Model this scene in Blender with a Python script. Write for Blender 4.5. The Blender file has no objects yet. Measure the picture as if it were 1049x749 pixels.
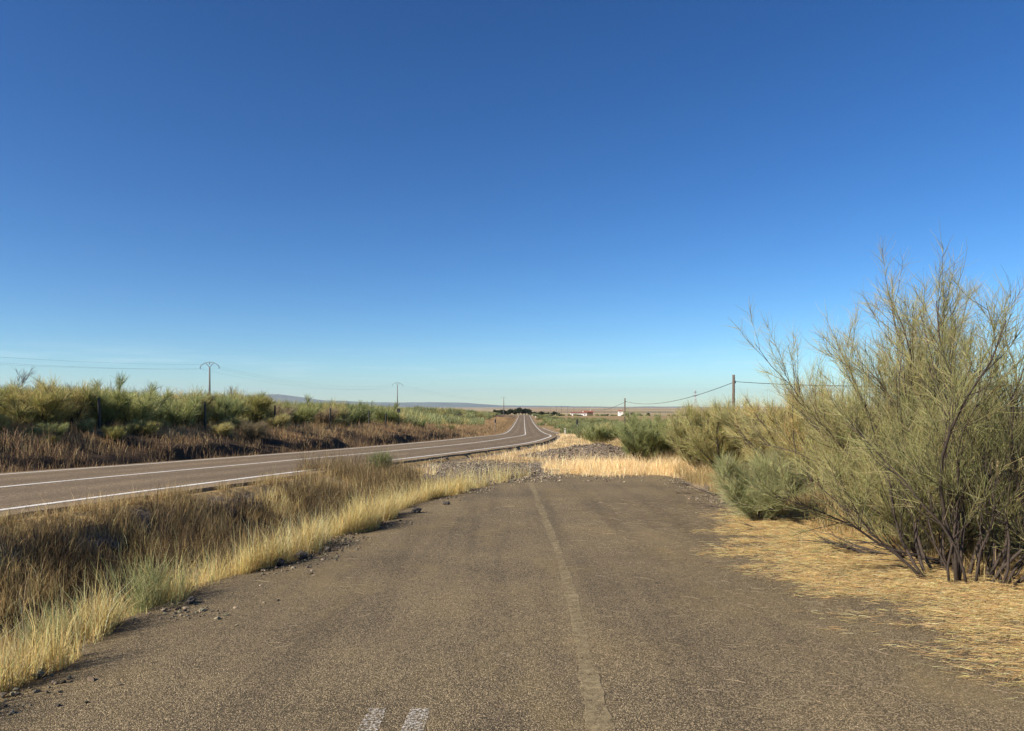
import bpy, math, random
import numpy as np
from mathutils import Vector

rng = np.random.default_rng(7)
random.seed(7)
SC = bpy.context.scene
COL = SC.collection
EYE = 1.65
SUN_EL, SUN_AZ = math.radians(32), math.radians(-119)      # azimuth clockwise from +Y

# ------------------------------------------------------------------ helpers
def tag(o, label=None, cat=None, group=None, kind=None):
    if label: o['label'] = label
    if cat: o['category'] = cat
    if group: o['group'] = group
    if kind: o['kind'] = kind
    return o

def empty(name, loc=(0, 0, 0), rz=0.0):
    o = bpy.data.objects.new(name, None); COL.objects.link(o)
    o.location = loc; o.rotation_euler = (0, 0, rz); o.empty_display_size = .2
    return o

def mesh_np(name, verts, faces, mat=None, tint=None, smooth=True, mats=None, mat_idx=None):
    """one mesh from numpy arrays: verts (N,3), faces: (F,k) array or list of such arrays"""
    if not isinstance(faces, list): faces = [faces]
    faces = [np.asarray(f, dtype=np.int32) for f in faces if len(f)]
    me = bpy.data.meshes.new(name)
    verts = np.asarray(verts, dtype=np.float32)
    me.vertices.add(len(verts)); me.vertices.foreach_set('co', verts.ravel())
    nl = sum(f.size for f in faces); nf = sum(len(f) for f in faces)
    me.loops.add(nl); me.polygons.add(nf)
    me.loops.foreach_set('vertex_index', np.concatenate([f.ravel() for f in faces]))
    tot = np.concatenate([np.full(len(f), f.shape[1], dtype=np.int32) for f in faces])
    start = np.concatenate([[0], np.cumsum(tot)[:-1]]).astype(np.int32)
    me.polygons.foreach_set('loop_start', start)
    me.polygons.foreach_set('use_smooth', np.full(nf, bool(smooth)))
    for m in (mats or ([mat] if mat else [])): me.materials.append(m)
    if mat_idx is not None: me.polygons.foreach_set('material_index', np.asarray(mat_idx, dtype=np.int32))
    me.update(calc_edges=True)
    if tint is not None:
        a = me.attributes.new('tint', 'FLOAT_COLOR', 'POINT')
        t = np.asarray(tint, dtype=np.float32)
        if t.shape[1] == 3: t = np.concatenate([t, np.ones((len(t), 1), np.float32)], 1)
        a.data.foreach_set('color', t.ravel())
    return me

def obj(name, me, parent=None, loc=(0, 0, 0)):
    o = bpy.data.objects.new(name, me); COL.objects.link(o); o.location = loc
    if parent: o.parent = parent
    return o

class MB:
    """collects boxes and tubes into one mesh"""
    def __init__(s): s.v = []; s.f = []; s.n = 0
    def add(s, v, f):
        s.v.append(np.asarray(v, float)); s.f.append(np.asarray(f) + s.n); s.n += len(v); return s
    def box(s, x0, x1, y0, y1, z0, z1):
        v = [(x, y, z) for z in (z0, z1) for y in (y0, y1) for x in (x0, x1)]
        return s.add(v, [(0, 2, 3, 1), (4, 5, 7, 6), (0, 1, 5, 4), (2, 6, 7, 3), (0, 4, 6, 2), (1, 3, 7, 5)])
    def tube(s, pts, rad, sides=6):
        v, f = tubes(np.asarray(pts, float)[None], np.broadcast_to(np.asarray(rad, float), (1, len(pts))), sides)
        s.add(v, f)
        n = len(v)
        if sides == 4:
            s.f.append(np.array([[3, 2, 1, 0], [n-4, n-3, n-2, n-1]]) + s.n - n)
        elif sides == 6:
            s.f.append(np.array([[3, 2, 1, 0], [5, 4, 3, 0], [n-6, n-5, n-4, n-3], [n-6, n-3, n-2, n-1]]) + s.n - n)
        elif sides == 8:
            s.f.append(np.array([[3, 2, 1, 0], [5, 4, 3, 0], [7, 6, 5, 0], [n-8, n-7, n-6, n-5], [n-8, n-5, n-4, n-3], [n-8, n-3, n-2, n-1]]) + s.n - n)
        return s
    def build(s, name, mat, parent=None, smooth=False, loc=(0, 0, 0)):
        return obj(name, mesh_np(name, np.concatenate(s.v), list(s.f), mat, smooth=smooth), parent, loc)

def norm(a): return a / (np.linalg.norm(a, axis=-1, keepdims=True) + 1e-12)

def tubes(P, R, sides=3):
    """P (N,K,3) paths, R (N,K) radii -> verts, quad faces"""
    N, K, _ = P.shape
    T = norm(np.gradient(P, axis=1))
    ref = np.where(np.abs(T[:, :1, 2:3]) > .9, np.array([1., 0, 0]), np.array([0, 0, 1.]))
    ref = np.broadcast_to(ref, T.shape)
    U = norm(np.cross(T, ref)); W = np.cross(T, U)
    if sides == 2:
        ph = rng.uniform(0, math.pi, (N, 1, 1))
        D = U * np.cos(ph) + W * np.sin(ph)
        V = np.stack([P - D * R[..., None], P + D * R[..., None]], 2)
    else:
        a = np.arange(sides) * 2 * math.pi / sides
        V = P[:, :, None] + R[..., None, None] * (U[:, :, None] * np.cos(a)[:, None] + W[:, :, None] * np.sin(a)[:, None])
    V = V.reshape(-1, 3)
    i = np.arange(N)[:, None, None] * K * sides; k = np.arange(K - 1)[None, :, None] * sides
    if sides == 2:
        b = i + k
        F = np.stack([b, b + 1, b + 3, b + 2], -1).reshape(-1, 4)
    else:
        j = np.arange(sides)[None, None]; j2 = (j + 1) % sides
        b = i + k
        F = np.stack([b + j, b + j2, b + sides + j2, b + sides + j], -1).reshape(-1, 4)
    return V, F

def sstep(a, b, x):
    t = np.clip((x - a) / (b - a), 0, 1); return t * t * (3 - 2 * t)

def vnoise(x, y, seed=0):
    """value noise 0..1"""
    xi = np.floor(x).astype(np.int64); yi = np.floor(y).astype(np.int64)
    fx = x - xi; fy = y - yi
    fx = fx * fx * (3 - 2 * fx); fy = fy * fy * (3 - 2 * fy)
    def h(a, b):
        n = (a * 374761393 + b * 668265263 + seed * 974634777) & 0xffffffff
        n = ((n ^ (n >> 13)) * 1274126177) & 0xffffffff
        return ((n ^ (n >> 16)) & 0xffff) / 65535.
    return (h(xi, yi) * (1 - fx) + h(xi + 1, yi) * fx) * (1 - fy) + (h(xi, yi + 1) * (1 - fx) + h(xi + 1, yi + 1) * fx) * fy

def fnoise(x, y, seed=0, o=3):
    r = 0; a = .5; s = 0
    for k in range(o):
        r = r + a * vnoise(x * 2 ** k + 17.3 * k, y * 2 ** k - 9.1 * k, seed + k); s += a; a *= .5
    return r / s

# ------------------------------------------------------------------ terrain and road layout
KY = np.array([-40, 5, 14, 22, 32, 48, 70, 100, 130, 160, 200, 280, 400, 540, 700.])
KX = np.array([-24.9, -12.307, -9.788, -7.604, -5.31, -2.589, -0.204, 1.6, 2.321, 2.807, 3.427, 4.654, 6.538, 8.758, 11.3])
KZ = np.array([.3, 0.165, 0.094, -0.069, -0.325, -0.778, -1.377, -2.341, -3.256, -3.951, -4.555, -5.195, -5.478, -5.617, -9.5])
KC = np.array([.023, 0.0231, 0.0163, 0.0193, 0.0161, 0.0034, -0.0005, -0.006, -0.0112, -0.0133, -0.0162, -0.0179, -0.0179, -0.0178, -.0178])
def herm(xk, yk, x):
    d = np.gradient(yk, xk); x = np.clip(x, xk[0], xk[-1])
    i = np.clip(np.searchsorted(xk, x) - 1, 0, len(xk) - 2)
    h = xk[i + 1] - xk[i]; t = (x - xk[i]) / h
    return (2*t**3 - 3*t**2 + 1)*yk[i] + (t**3 - 2*t**2 + t)*h*d[i] + (-2*t**3 + 3*t**2)*yk[i+1] + (t**3 - t**2)*h*d[i+1]
def road_frame(Y):
    X = herm(KY, KX, Y); s = (herm(KY, KX, Y + .5) - herm(KY, KX, Y - .5))
    L = np.sqrt(1 + s * s)
    return X, s / L, 1 / L, herm(KY, KZ, Y), herm(KY, KC, Y)
def road_t(X, Y):
    """signed offset from the centre line (right +) and the station"""
    xc, tx, ty, _, _ = road_frame(Y)
    t = (X - xc) * ty
    Yf = Y + tx * np.clip(t, -12, 12)
    xc, tx, ty, z, c = road_frame(Yf)
    return (X - xc) * ty, z, c
HALF = 4.15
def z0(Y):
    Y = np.asarray(Y, float)
    a = np.where(Y < 20, -.0006 * np.clip(Y, 0, 20) ** 2, -.24 - .024 * (Y - 20))
    return np.where(Y > 140, np.interp(Y, [140, 200, 280, 400, 540, 700], [-3.12, -4.5, -5.2, -5.6, -6.0, -10]), a)
def XL(Y): return np.interp(Y, [-10, 4.7, 8.6, 14.4, 17.4, 19.5, 24], [-3.4, -3.15, -2.5, -1.5, -.55, .3, 2.0])
def XR(Y): return np.interp(Y, [-10, 6.9, 12.3, 21.9, 24], [4.8, 4.5, 3.9, 4.4, 4.4])
Y_END = 21.0
def H(X, Y, detail=True):
    X = np.asarray(X, float); Y = np.asarray(Y, float)
    t, zr, c = road_t(X, Y)
    base = z0(Y)
    zn = zr + c * HALF
    # right of the main road, as far as the old carriageway
    e = np.clip(t - HALF, 0, None)
    span = np.maximum(np.where(Y < 21, (XL(Y) - X) + e, 7.0), 1.2)
    w = np.clip(e / span, 0, 1)
    D = np.interp(Y, [0, 10, 15, 19], [.95, .85, .5, 0.0])
    right = (zn - .16) * (1 - sstep(0, 1, w)) + base * sstep(0, 1, w) - D * 4 * w * (1 - w) * sstep(0, .5, e)
    # berms beyond the old carriageway
    right = right + (zn - .03 - right) * sstep(62, 80, Y) * sstep(3.5, .3, e) 
    right = np.where((Y > 100) & (Y < 225) & (e > .05), right + (zr + c * t - .07 - right) * sstep(5.2, 4.0, e) * sstep(100, 112, Y) * sstep(225, 210, Y), right)
    right = right + .18 * sstep(0.1, 1.5, X - XR(Y)) * (Y < 60) * sstep(60, 30, Y)
    # left: shallow gutter, bank, plateau
    el = np.clip(-t - HALF, 0, None)
    zf = zr - c * HALF
    cut = (.45 + 1.5 * (fnoise(Y / 5., X * 0, 14, 3) - .45)) * np.interp(Y, [70, 140], [1, .2])
    e1 = .9 + .8 * fnoise(Y / 3.5, X * 0, 15, 2)
    bank = zf - .12 - .15 * sstep(.2, .6, el) + np.clip(cut, .1, .6) * sstep(e1, e1 + .8, el) + (1.2 * np.interp(Y, [180, 260], [1, .45]) - np.clip(cut, .1, .6)) * sstep(1.2, 5.2, el) + .15 * sstep(4, 9, el)
    A = np.interp(Y, [-40, 0, 75, 120, 200, 300, 420, 540, 700], [1.5, 1.1, .55, .2, -.3, -1.1, -2.8, -5, -11])
    left = bank + (np.maximum(A, bank) - bank) * sstep(8, 26, el)
    h = np.where(t > 0, right, left)
    on = np.abs(t) < HALF
    h = np.where(on, zr + c * t - .06, h)
    # far: roll down to the plain
    R = np.hypot(X, Y)
    plain = np.interp(R, [0, 600, 900, 1500, 3000, 6000, 12000, 20000, 40000], [0, -8, -13, -21, -32, -42, -52, -62, -90])
    plain = plain + (fnoise(X / 900, Y / 900, 5) - .5) * np.interp(R, [500, 1500, 4000, 20000], [0, 9, 22, 40])
    f = sstep(480, 800, R)
    h = h * (1 - f) + plain * f
    # wide away from the road keep things gentle
    if detail:
        oldr = (Y < Y_END + .3) & (X > XL(Y) - .25) & (X < XR(Y) + .15)
        amp = np.where(on | oldr, 0, np.where(R < 60, .10, .25)) * np.clip(np.maximum(e, el) / 1.2, .15, 1)
        h = h + amp * (fnoise(X / .9, Y / .9, 11) - .5) * 1.6 + amp * .6 * (fnoise(X / .22, Y / .22, 12, 2) - .5)
        h = h - np.where(oldr, .05, 0)
    return h
def Hs(x, y): return float(H(np.array([x]), np.array([y]))[0])

# ------------------------------------------------------------------ materials
def new_mat(name):
    m = bpy.data.materials.new(name); m.use_nodes = True
    nt = m.node_tree; nt.nodes.clear()
    out = nt.nodes.new('ShaderNodeOutputMaterial')
    return m, nt, out
class NT:
    def __init__(s, nt): s.nt = nt
    def n(s, t, **kw):
        d = s.nt.nodes.new(t)
        for k, v in kw.items():
            if k.startswith('i_'):
                key = k[2:]
                key = int(key) if key.isdigit() else key.replace('_', ' ')
                d.inputs[key].default_value = v
            else: setattr(d, k, v)
        return d
    def l(s, a, b): s.nt.links.new(a, b)
    def noise(s, vec, scale, detail=3, rough=.6):
        d = s.n('ShaderNodeTexNoise'); d.inputs['Scale'].default_value = scale; d.inputs['Detail'].default_value = detail; d.inputs['Roughness'].default_value = rough
        s.l(vec, d.inputs['Vector']); return d.outputs['Fac']
    def ramp(s, fac, stops):
        d = s.n('ShaderNodeValToRGB'); cr = d.color_ramp
        while len(cr.elements) < len(stops): cr.elements.new(.5)
        for e, (p, c) in zip(cr.elements, stops):
            e.position = p; e.color = (*c, 1) if len(c) == 3 else c
        s.l(fac, d.inputs['Fac']); return d.outputs['Color']
    def mix(s, fac, a, b, blend='MIX'):
        d = s.n('ShaderNodeMix', data_type='RGBA', blend_type=blend)
        for sock, v in ((d.inputs[0], fac), (d.inputs[6], a), (d.inputs[7], b)):
            if hasattr(v, 'links'): s.l(v, sock)
            else: sock.default_value = v if not isinstance(v, tuple) else ((*v, 1) if len(v) == 3 else v)
        return d.outputs[2]
    def math(s, op, a, b=0.0, clamp=False):
        d = s.n('ShaderNodeMath', operation=op); d.use_clamp = clamp
        for sock, v in zip(d.inputs, (a, b)):
            if hasattr(v, 'links'): s.l(v, sock)
            else: sock.default_value = v
        return d.outputs[0]
    def mapr(s, v, a, b, c=0., d_=1.):
        d = s.n('ShaderNodeMapRange'); d.inputs[1].default_value = a; d.inputs[2].default_value = b; d.inputs[3].default_value = c; d.inputs[4].default_value = d_
        s.l(v, d.inputs[0]); return d.outputs[0]

def flat_mat(name, col, rough=.7, vary=.25, scale=8., metal=0.):
    m, nt, out = new_mat(name); N = NT(nt)
    tc = N.n('ShaderNodeTexCoord'); f = N.noise(tc.outputs['Object'], scale, 4)
    lo = tuple(c * (1 - vary) for c in col); hi = tuple(min(1, c * (1 + vary)) for c in col)
    b = N.n('ShaderNodeBsdfPrincipled'); b.inputs['Roughness'].default_value = rough; b.inputs['Metallic'].default_value = metal
    N.l(N.ramp(f, [(.3, lo), (.7, hi)]), b.inputs['Base Color']); N.l(b.outputs[0], out.inputs[0])
    return m

def blade_mat(name, transl=.35, rough=.6):
    """thin plant matter: colour comes with each blade"""
    m, nt, out = new_mat(name); N = NT(nt)
    a = N.n('ShaderNodeAttribute', attribute_name='tint')
    oi = N.n('ShaderNodeObjectInfo')
    hs = N.n('ShaderNodeHueSaturation'); N.l(a.outputs['Color'], hs.inputs['Color'])
    N.l(N.mapr(oi.outputs['Random'], 0, 1, .72, 1.22), hs.inputs['Value']); N.l(N.mapr(oi.outputs['Random'], 0, 1, .515, .485), hs.inputs['Hue'])
    b = N.n('ShaderNodeBsdfPrincipled'); b.inputs['Roughness'].default_value = rough; b.inputs['Specular IOR Level'].default_value = .25
    N.l(hs.outputs[0], b.inputs['Base Color'])
    tr = N.n('ShaderNodeBsdfTranslucent'); N.l(hs.outputs[0], tr.inputs['Color'])
    mx = N.n('ShaderNodeMixShader'); mx.inputs[0].default_value = transl
    N.l(b.outputs[0], mx.inputs[1]); N.l(tr.outputs[0], mx.inputs[2]); N.l(mx.outputs[0], out.inputs[0])
    return m

M = {}
M['grass'] = blade_mat('dry_grass_blade', .4)
M['twig'] = blade_mat('broom_twig', .33)
M['bark'] = flat_mat('bark', (.05, .036, .028), .9, .4, 30)
M['dead'] = flat_mat('dead_wood', (.055, .042, .034), .9, .4, 30)
M['pole_wood'] = flat_mat('weathered_pole', (.11, .085, .065), .9, .3, 6)
M['concrete'] = flat_mat('pole_concrete', (.16, .15, .14), .9, .2, 4)
M['steel'] = flat_mat('galvanised_steel', (.22, .23, .24), .5, .15, 10, .6)
M['dark_steel'] = flat_mat('dark_steel', (.02, .02, .02), .6, .2, 10)
M['wire'] = flat_mat('cable', (.03, .03, .03), .6, .1, 10)
M['white'] = flat_mat('white_paint', (.78, .77, .74), .6, .05, 10)
M['limewash'] = flat_mat('limewash', (.80, .77, .72), .9, .04, .5)
M['rooftile'] = flat_mat('roof_tile', (.22, .085, .05), .9, .3, .8)
M['stone'] = flat_mat('gravel_stone', (.17, .13, .09), .95, .5, 9)
M['tar'] = flat_mat('broken_asphalt', (.075, .065, .055), .95, .4, 40)

def asphalt_mat(name, dark, light, dust, dusty, speckle=170., fine=True, ylw=0., wheel=False):
    m, nt, out = new_mat(name); N = NT(nt)
    tc = N.n('ShaderNodeTexCoord'); v = tc.outputs['Object']
    vo = N.n('ShaderNodeTexVoronoi'); vo.inputs['Scale'].default_value = speckle; N.l(v, vo.inputs['Vector'])
    sep = N.n('ShaderNodeSeparateColor'); N.l(vo.outputs['Color'], sep.inputs[0])
    agg = N.ramp(sep.outputs[0], [(0., tuple(c * .45 for c in dark)), (.45, dark), (.8, light), (.97, tuple(min(1, c * 1.8) for c in light))])
    n1 = N.noise(v, .55, 5, .65)
    stretch = N.n('ShaderNodeMapping'); stretch.inputs['Scale'].default_value = (1.6, .10, 1); N.l(v, stretch.inputs['Vector'])
    n2 = N.noise(stretch.outputs[0], 1.2, 4, .6)
    n3 = N.noise(v, 5, 5, .7)
    d = N.math('MULTIPLY', N.mapr(n1, .35, .68), N.mapr(n3, .3, .65))
    d = N.math('MULTIPLY', N.math('ADD', d, N.mapr(n2, .45, .75, 0, .6), True), dusty)
    c = N.mix(d, agg, N.mix(.45, agg, dust))
    c = N.mix(N.mapr(n2, .3, .5, .35, 0), c, tuple(x * .55 for x in dark))
    n4 = N.noise(v, .28, 4, .6)
    c = N.mix(1., c, N.ramp(n4, [(.3, (.74, .74, .75)), (.52, (1, 1, 1)), (.72, (1.15, 1.11, 1.03))]), 'MULTIPLY')
    
    if wheel:
        wa = N.n('ShaderNodeAttribute', attribute_name='tint'); ws = N.n('ShaderNodeSeparateColor'); N.l(wa.outputs['Color'], ws.inputs[0])
        c = N.mix(N.math('MULTIPLY', ws.outputs[0], N.mapr(n2, .3, .6, .5, 1.)), c, tuple(x * .8 for x in dark))
        c = N.mix(N.math('MULTIPLY', ws.outputs[1], N.mapr(n3, .35, .6)), c, dust)
    if ylw:
        sm = N.n('ShaderNodeMapping'); sm.inputs['Scale'].default_value = (.9, .45, 1); N.l(v, sm.inputs['Vector'])
        c = N.mix(N.math('MULTIPLY', N.mapr(N.noise(sm.outputs[0], .8, 6, .7), .52, .68), ylw), c, (.30, .22, .095))
    b = N.n('ShaderNodeBsdfPrincipled'); b.inputs['Roughness'].default_value = .92; b.inputs['Specular IOR Level'].default_value = .2
    N.l(c, b.inputs['Base Color'])
    bm = N.n('ShaderNodeBump'); bm.inputs['Strength'].default_value = .9; bm.inputs['Distance'].default_value = .006
    hh = N.math('MULTIPLY', vo.outputs['Distance'], -1.)
    N.l(hh, bm.inputs['Height'])
    if fine: N.l(bm.outputs[0], b.inputs['Normal'])
    N.l(b.outputs[0], out.inputs[0]); return m
M['old_asphalt'] = asphalt_mat('old_asphalt', (.092, .071, .043), (.262, .203, .122), (.33, .25, .12), .5, 165., ylw=.36)
M['road_asphalt'] = asphalt_mat('road_asphalt', (.160, .119, .074), (.250, .189, .119), (.27, .20, .115), .3, 60., wheel=True)

def paint_mat(name, col, keep_lo, keep_hi, scale):
    m, nt, out = new_mat(name); N = NT(nt)
    tc = N.n('ShaderNodeTexCoord'); v = tc.outputs['Object']
    b = N.n('ShaderNodeBsdfPrincipled'); b.inputs['Roughness'].default_value = .8
    N.l(N.ramp(N.noise(v, 3, 3), [(.3, tuple(c * .8 for c in col)), (.7, col)]), b.inputs['Base Color'])
    tr = N.n('ShaderNodeBsdfTransparent'); mx = N.n('ShaderNodeMixShader')
    f = N.math('ADD', N.math('MULTIPLY', N.noise(v, scale, 3, .7), .7), N.math('MULTIPLY', N.noise(v, 1.3, 3), .3))
    N.l(N.mapr(f, keep_lo, keep_hi), mx.inputs[0]); N.l(tr.outputs[0], mx.inputs[1]); N.l(b.outputs[0], mx.inputs[2]); N.l(mx.outputs[0], out.inputs[0])
    return m
M['paint'] = paint_mat('road_paint', (.78, .75, .68), .36, .44, 22)
M['paint_worn'] = paint_mat('worn_white_paint', (.60, .56, .49), .49, .61, 60)
M['lane_faded'] = paint_mat('faded_lane_paint', (.40, .315, .17), .38, .73, 14)

# terrain: tint attribute R straw, G gravel, B dark soil ; far fields by distance
def ground_mat():
    m, nt, out = new_mat('ground'); N = NT(nt)
    tc = N.n('ShaderNodeTexCoord'); v = tc.outputs['Object']
    at = N.n('ShaderNodeAttribute', attribute_name='tint'); sp = N.n('ShaderNodeSeparateColor'); N.l(at.outputs['Color'], sp.inputs[0])
    nA = N.noise(v, 1.1, 6, .65); nB = N.noise(v, 14, 5, .7)
    soil = N.ramp(nB, [(.3, (.10, .068, .042)), (.7, (.22, .155, .09))])
    straw = N.ramp(nB, [(.3, (.26, .17, .075)), (.7, (.46, .33, .16))])
    vo = N.n('ShaderNodeTexVoronoi'); vo.inputs['Scale'].default_value = 28; N.l(v, vo.inputs['Vector'])
    s2 = N.n('ShaderNodeSeparateColor'); N.l(vo.outputs['Color'], s2.inputs[0])
    grav = N.ramp(s2.outputs[0], [(0, (.07, .06, .05)), (.5, (.16, .135, .11)), (1, (.3, .26, .21))])
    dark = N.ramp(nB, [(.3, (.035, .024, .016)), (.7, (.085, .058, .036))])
    j = N.math('MULTIPLY', N.math('SUBTRACT', nA, .5), .7)
    c = N.mix(N.mapr(N.math('ADD', sp.outputs[0], j), .3, .7), soil, straw)
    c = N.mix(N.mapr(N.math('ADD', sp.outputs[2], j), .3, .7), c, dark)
    c = N.mix(N.mapr(N.math('ADD', sp.outputs[1], j), .35, .65), c, grav)
    # far fields
    mp = N.n('ShaderNodeMapping'); mp.inputs['Scale'].default_value = (1 / 520., 1 / 700., 0); N.l(v, mp.inputs['Vector'])
    fv = N.n('ShaderNodeTexVoronoi'); fv.inputs['Scale'].default_value = 1; N.l(mp.outputs[0], fv.inputs['Vector'])
    s3 = N.n('ShaderNodeSeparateColor'); N.l(fv.outputs['Color'], s3.inputs[0])
    fld = N.ramp(s3.outputs[1], [(0., (.36, .25, .125)), (.22, (.46, .36, .20)), (.40, (.12, .12, .055)), (.5, (.38, .24, .13)), (.68, (.52, .42, .24)), (.8, (.14, .125, .06)), (.92, (.42, .31, .165))])
    nF = N.noise(mp.outputs[0], 5, 5, .7)
    fld = N.mix(N.mapr(nF, .35, .7, 0, .5), fld, (.16, .125, .075))
    dist = N.n('ShaderNodeVectorMath', operation='LENGTH'); N.l(v, dist.inputs[0])
    c = N.mix(N.mapr(dist.outputs['Value'], 430, 900), c, fld)
    b = N.n('ShaderNodeBsdfPrincipled'); b.inputs['Roughness'].default_value = 1; b.inputs['Specular IOR Level'].default_value = .1
    N.l(c, b.inputs['Base Color'])
    bm = N.n('ShaderNodeBump'); bm.inputs['Strength'].default_value = .6; bm.inputs['Distance'].default_value = .03
    N.l(nB, bm.inputs['Height']); N.l(bm.outputs[0], b.inputs['Normal'])
    N.l(b.outputs[0], out.inputs[0]); return m
M['ground'] = ground_mat()

# ------------------------------------------------------------------ ground sheet
def axis(lo, fine_lo, fine_hi, hi, step, g):
    a = list(np.arange(fine_lo, fine_hi + 1e-6, step))
    x = fine_hi; s = step
    while x < hi: s *= g; x += s; a.append(x)
    x = fine_lo; s = step; b = []
    while x > lo: s *= g; x -= s; b.append(x)
    return np.array(b[::-1] + a)
gx = axis(-26000, -14, 8, 26000, .13, 1.045)
gy = axis(-60, 2.5, 32, 30000, .13, 1.03)
GX, GY = np.meshgrid(gx, gy)
GZ = H(GX.ravel(), GY.ravel())
def masks(X, Y):
    t, zr, c = road_t(X, Y)
    straw = np.where(t > 0, .75, .45)
    e = np.clip(t - HALF, 0, None)
    w = e / np.maximum((XL(Y) - X) + e, 1.)
    dark = np.where((t > HALF) & (X < XL(Y)) & (Y < 19), sstep(.95, .55, w) * sstep(-.1, .2, w), 0)
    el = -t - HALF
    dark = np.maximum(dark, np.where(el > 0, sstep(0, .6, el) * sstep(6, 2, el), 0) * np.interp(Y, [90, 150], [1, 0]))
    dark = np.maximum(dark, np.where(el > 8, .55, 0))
    grav = np.where((np.abs(X + .3 + (Y - 20) * .06) < 2.0) & (Y > 15.5) & (Y < 27) & (t > HALF), sstep(15.5, 18, Y) * sstep(27, 23, Y), 0)
    grav = np.maximum(grav, np.where((t > HALF) & (t < HALF + .5), .55, 0))
    grav = np.maximum(grav, np.where((X > XR(Y) - .3) & (X < XR(Y) + .4) & (Y > 12) & (Y < 21), .6, 0))
    far = sstep(60, 120, Y)
    straw = straw * (1 - .3 * far)
    return np.stack([straw, grav, dark], -1)
nx, ny = len(gx), len(gy)
ii = np.arange(ny - 1)[:, None] * nx + np.arange(nx - 1)[None]
gf = np.stack([ii, ii + 1, ii + nx + 1, ii + nx], -1).reshape(-1, 4)
ground = obj('ground', mesh_np('ground', np.stack([GX.ravel(), GY.ravel(), GZ], -1), gf, M['ground'], masks(GX.ravel(), GY.ravel()), smooth=True))
tag(ground, kind='structure')

# distant hills
def ridge(name, D, px0, px1, prof, mat, depth=2500, n=160):
    """a mountain ridge D metres away between two bearings; prof(u) = crest height above eye level"""
    u = np.linspace(0, 1, n)
    ang = np.arctan((px0 + (px1 - px0) * u - 524.5) / 770.)
    rows = []
    for k, (dd, hf) in enumerate([(-depth, 0), (-depth * .6, .35), (-depth * .3, .72), (0, 1.), (depth * .5, .6), (depth, 0)]):
        r = D + dd
        hh = prof(u) * hf + (fnoise(u * 40 + k * 3.3, u * 0 + k, 31) - .5) * 40 * (0 < hf < 1)
        rows.append(np.stack([np.sin(ang) * r, np.cos(ang) * r, hh - 70], -1))
    V = np.concatenate(rows); i = np.arange(5)[:, None] * n + np.arange(n - 1)[None]
    F = np.stack([i, i + 1, i + n + 1, i + n], -1).reshape(-1, 4)
    return tag(obj(name, mesh_np(name, V, F, mat, smooth=True)), kind='structure')
M['hill'] = flat_mat('hill_scrub', (.11, .145, .12), 1., .3, .002)
def prof1(u):
    px = -100 + u * 1300
    b = np.interp(px, [-100, 180, 235, 270, 285, 300, 330, 380, 415, 440, 475, 510, 560, 700, 1200], [3, 5, 8, 11, 11, 9, 5, 3, 3, 3.6, 2.4, .3, -1.2, -1.9, -1.5])
    return 70 + (b + (fnoise(u * 60, u * 0, 44) - .5) * 2.0) / 770. * 21000
ridge('hills', 21000, -100, 1200, prof1, M['hill'])

# ------------------------------------------------------------------ roads
def strip_pts(t0, t1, Ys, dz, jag0=0., jag1=0., cols=1, seed=3):
    xc, tx, ty, z, c = road_frame(Ys)
    rows = []
    for k in range(cols + 1):
        t = t0 + (t1 - t0) * k / cols
        tt = np.full_like(Ys, t)
        if k == 0 and jag0: tt = tt + (fnoise(Ys / .6, Ys * 0, seed) - .5) * 2 * jag0
        if k == cols and jag1: tt = tt + (fnoise(Ys / .6, Ys * 0 + 9, seed) - .5) * 2 * jag1
        rows.append(np.stack([xc + ty * tt, Ys - tx * tt, z + c * tt + dz], -1))
    return np.stack(rows, 1)          # (n, cols+1, 3)
def grid_faces(n, m):
    i = np.arange(n - 1)[:, None] * m + np.arange(m - 1)[None]
    return np.stack([i, i + 1, i + m + 1, i + m], -1).reshape(-1, 4)
YS = np.concatenate([np.arange(-30, 60, .25), np.arange(60, 200, 1.), np.arange(200, 625, 5.)])
RC = 28
P = strip_pts(-HALF, HALF, YS, 0, .10, .12, RC)
tv = np.linspace(-HALF, HALF, RC + 1)
wp = sum(np.exp(-((tv - q) / .42) ** 2) for q in (-2.6, -1.0, 1.0, 2.6)) * .75
de = sstep(3.3, 4.1, np.abs(tv)) * .9
rt = np.stack([np.r_[0, wp, 0], np.r_[1, de, 1], np.zeros(RC + 3)], -1)
dk = np.interp(YS, [60, 80], [.3, .1])[:, None]
low0 = P[:, :1].copy(); low0[..., 2] -= dk; low1 = P[:, -1:].copy(); low1[..., 2] -= dk; low1[..., 0] += .05
P = np.concatenate([low0, P, low1], 1)
road = obj('road', mesh_np('road', P.reshape(-1, 3), grid_faces(len(YS), P.shape[1]), M['road_asphalt'], np.tile(rt, (len(YS), 1)), smooth=False))
tag(road, kind='structure')
YL = np.concatenate([np.arange(-30, 60, .5), np.arange(60, 200, 1.), np.arange(200, 625, 5.)])
def marking(t0, w, y0=-30, y1=640, mat='paint', dz=.005):
    Ys = YL[(YL >= y0) & (YL <= y1)]
    P = strip_pts(t0 - w / 2, t0 + w / 2, Ys, dz)
    tag(obj('road_marking', mesh_np('road_marking', P.reshape(-1, 3), grid_faces(len(Ys), 2), M[mat])), kind='structure')
marking(-3.5, .15); marking(0, .15); marking(3.5, .16)
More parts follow.
